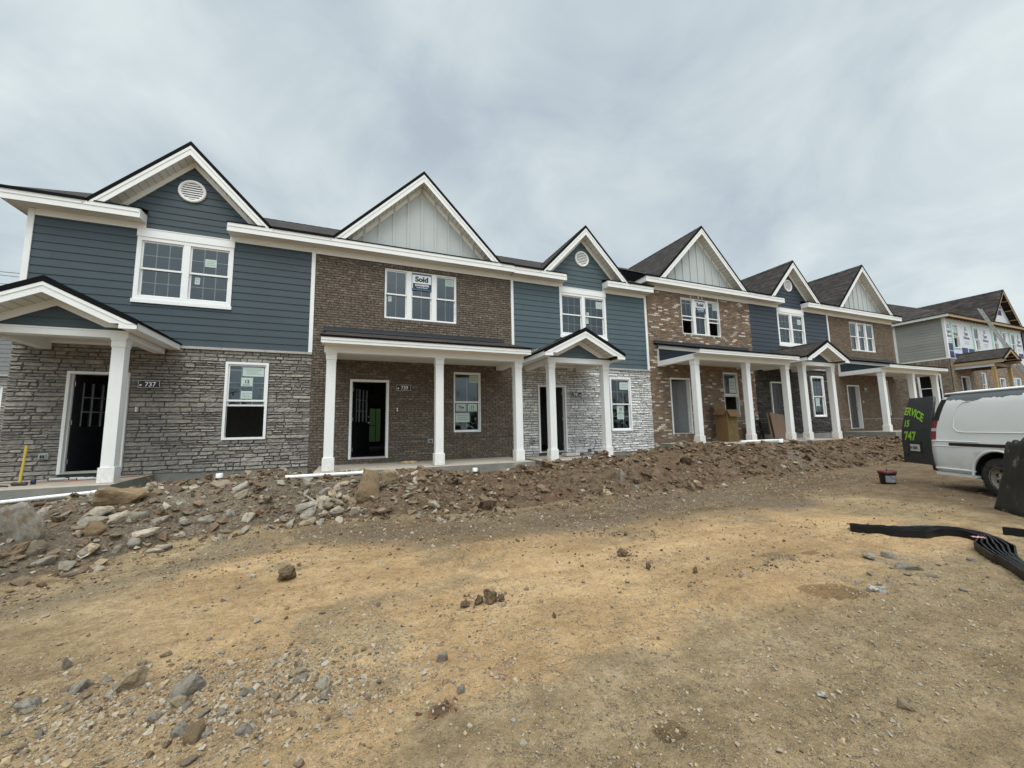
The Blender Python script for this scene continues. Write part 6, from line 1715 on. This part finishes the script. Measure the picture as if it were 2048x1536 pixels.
for x in (34.28, 36.34):
    b = MB(); b.box(x, x+.14, -1.36, -1.22, 1.5, 3.92); b.build('post', POST, B2, oz_)
b = MB(); b.box(33.9, 46, -1.7, YF-.05, .3, 1.72); b.build('porch_slab', [CONCF], B2, oz_)
# blue grey wall of its neighbour just beyond
b = MB(); siding(b, XR, XR+6, zs_, ze_, []); core(b, XR, XR+6, -.6, ze_+.05, [], 0.004, .15, 0); b.v = [(p[0], p[1]+YF-.04, p[2]) for p in b.v]
b.build('far_siding', [SID1], B2, oz_)
b = MB(); t_, e_, q_, w_ = XL+.3, XR-.1, YF+.17, YF+9
b.poly([(t_,q_+2.6,1.8),(e_,q_+2.6,1.8),(e_,q_+2.6,7.1),(t_,q_+2.6,7.1)]); b.poly([(t_,q_,4.5),(t_,w_,4.5),(e_,w_,4.5),(e_,q_,4.5)]); b.poly([(t_,q_,7.1),(t_,w_,7.1),(e_,w_,7.1),(e_,q_,7.1)]); b.poly([(t_,q_,1.8),(e_,q_,1.8),(e_,w_,1.8),(t_,w_,1.8)])
b.build('interior', [ROOM], B2, oz_)
# extension ladder leaning on its eave
lt, lb = Vector((38.3, .08, 8.15)), Vector((38.3, -1.95, 1.72))
t = empty('extension_ladder', tuple(lb), 0, 'long aluminium extension ladder leaning on the eave of the unfinished townhouse', 'ladder')
ALU = plain('aluminium', (.45, .45, .43), .45, .1, 8, metal=.6)
d_ = lt-lb
for s_ in (-1, 1):
    b = MB(); x = s_*.21
    b.prism([(x-.018, -.04, 0), (x+.018, -.04, 0), (x+.018, .04, 0), (x-.018, .04, 0)], tuple(d_)); b.build('side_rail', ALU, t)
    b = MB(); x = s_*.17; e0, e1 = d_*.0, d_*.62
    b.prism([(x-.016, -.10, 0), (x+.016, -.10, 0), (x+.016, -.045, 0), (x-.016, -.045, 0)], tuple(e1)); b.build('fly_rail', ALU, t)
b = MB(); n = int(d_.length/.305)
for k in range(1, n):
    p = d_*(k/n); b.tube([(-.19, p.y, p.z), (.19, p.y, p.z)], .02, 8)
b.build('rungs', ALU, t)

# ------------------------------------------------------------------ house beyond the left end of the row, and overhead wires
nb = empty('neighbour_house', (-17, 11.2, .3), 0, 'grey sided house with stone base glimpsed behind the left end of the row', 'house')
on = (-17, 11.2, .3)
b = MB(); siding(b, -23, -11.2, 3.45, 5.9, [], y=11.2); core(b, -23, -11.2, 3.45, 6.0, [], 11.205, 11.4)
b.box(-11.2, -11.19, 11.2, 20, 3.45, 6.0); b.build('siding_wall', [plain('siding_grey', (.20, .205, .20), .6)], nb, on)
no = [(-14.6, -13.15, 1.2, 3.0)]
b = MB(); stones(b, -23, -11.2, .0, 3.38, no, y=11.15, seed=44, lmin=.2, lmax=.6, hmin=.07, hmax=.15); core(b, -23, -11.2, -1, 3.38, no, 11.16, 11.4); b.box(-11.2, -11.19, 11.2, 20, -1, 3.4); b.build('stone_wall', [ST1], nb, on)
b = MB(); b.box(-23, -11.15, 11.08, 11.2, 3.38, 3.45); b.build('stone_ledge', [CAPST], nb, on)
window(nb, on, *no[0], n=1, cols=2, rows=2, fr=.07, y=11.2)
b = MB(); b.box(-14.7, -13.0, 12.2, 12.25, .8, 3.3); b.build('interior', [ROOM], nb, on)
b = MB(); b.box(-23.3, -10.9, 10.85, 10.88, 5.9, 6.1, 1); b.prism([(-23.3, 10.85, 6.1), (-10.9, 10.85, 6.1), (-10.9, 16, 7.6), (-23.3, 16, 7.6)], (0, 0, .06), 0); b.prism([(-10.9, 21, 6.1), (-23.3, 21, 6.1), (-23.3, 16, 7.6), (-10.9, 16, 7.6)], (0, 0, .06), 0); b.build('roof', [SHIN, WHITE], nb, on)
for k, (z0, z1, lab) in enumerate(((17.86, 17.62, 'uppermost of the three dark overhead wires in the sky at the far left'), (17.51, 17.21, 'middle of the three dark overhead wires in the sky at the far left'), (16.59, 16.45, 'lowest of the three dark overhead wires in the sky at the far left'))):
    p0 = Vector((-33.64, 44.03, z0)); p1 = Vector((-31.5, 43.2, z1)); d = p1-p0
    pts = []
    for i in range(-24, 7):
        q_ = p0+d*i; q_.z = z0+(z1-z0)*i+.004*(i*i-i); pts.append(q_-p0)
    b = MB(); b.tube(pts, .028, 6); o = b.build('overhead_wire', plain('wire_black', (.03, .03, .033), .6), None); o.location = p0; tag(o, lab, 'wire', 'overhead wires')

# ------------------------------------------------------------------ wooded ridge behind the photographer, seen only mirrored in the panes
b = MB(); r = random.Random(12)
for k in range(170):
    a = R(r.uniform(100, 262)); d = r.uniform(55, 75); cx, cy = math.sin(a)*d, -11+math.cos(a)*d; h = r.uniform(5, 11); w = h*r.uniform(.16, .3)
    for q_ in range(70):
        v = r.random(); z = h*(.08+.92*v)-1; rr_ = w*(1.05-v)*r.uniform(.5, 1); an = r.uniform(0, 6.28)
        c = Vector((cx+math.cos(an)*rr_, cy+math.sin(an)*rr_, z)); s_ = r.uniform(.35, .8)*(1.15-v)
        u = Vector((r.gauss(0, 1), r.gauss(0, 1), r.gauss(0, .5))).normalized(); w_ = u.orthogonal().normalized()
        b.add([tuple(c+u*s_), tuple(c+w_*s_*.7), tuple(c-u*s_), tuple(c-w_*s_*.7)], [(0,1,2,3)])
o = b.build('wood', plain('foliage', (.035, .055, .022), .9, .4, .5), uv=False); tag(o, 'dark wooded ridge across the road, behind the viewer', None, None, 'stuff')
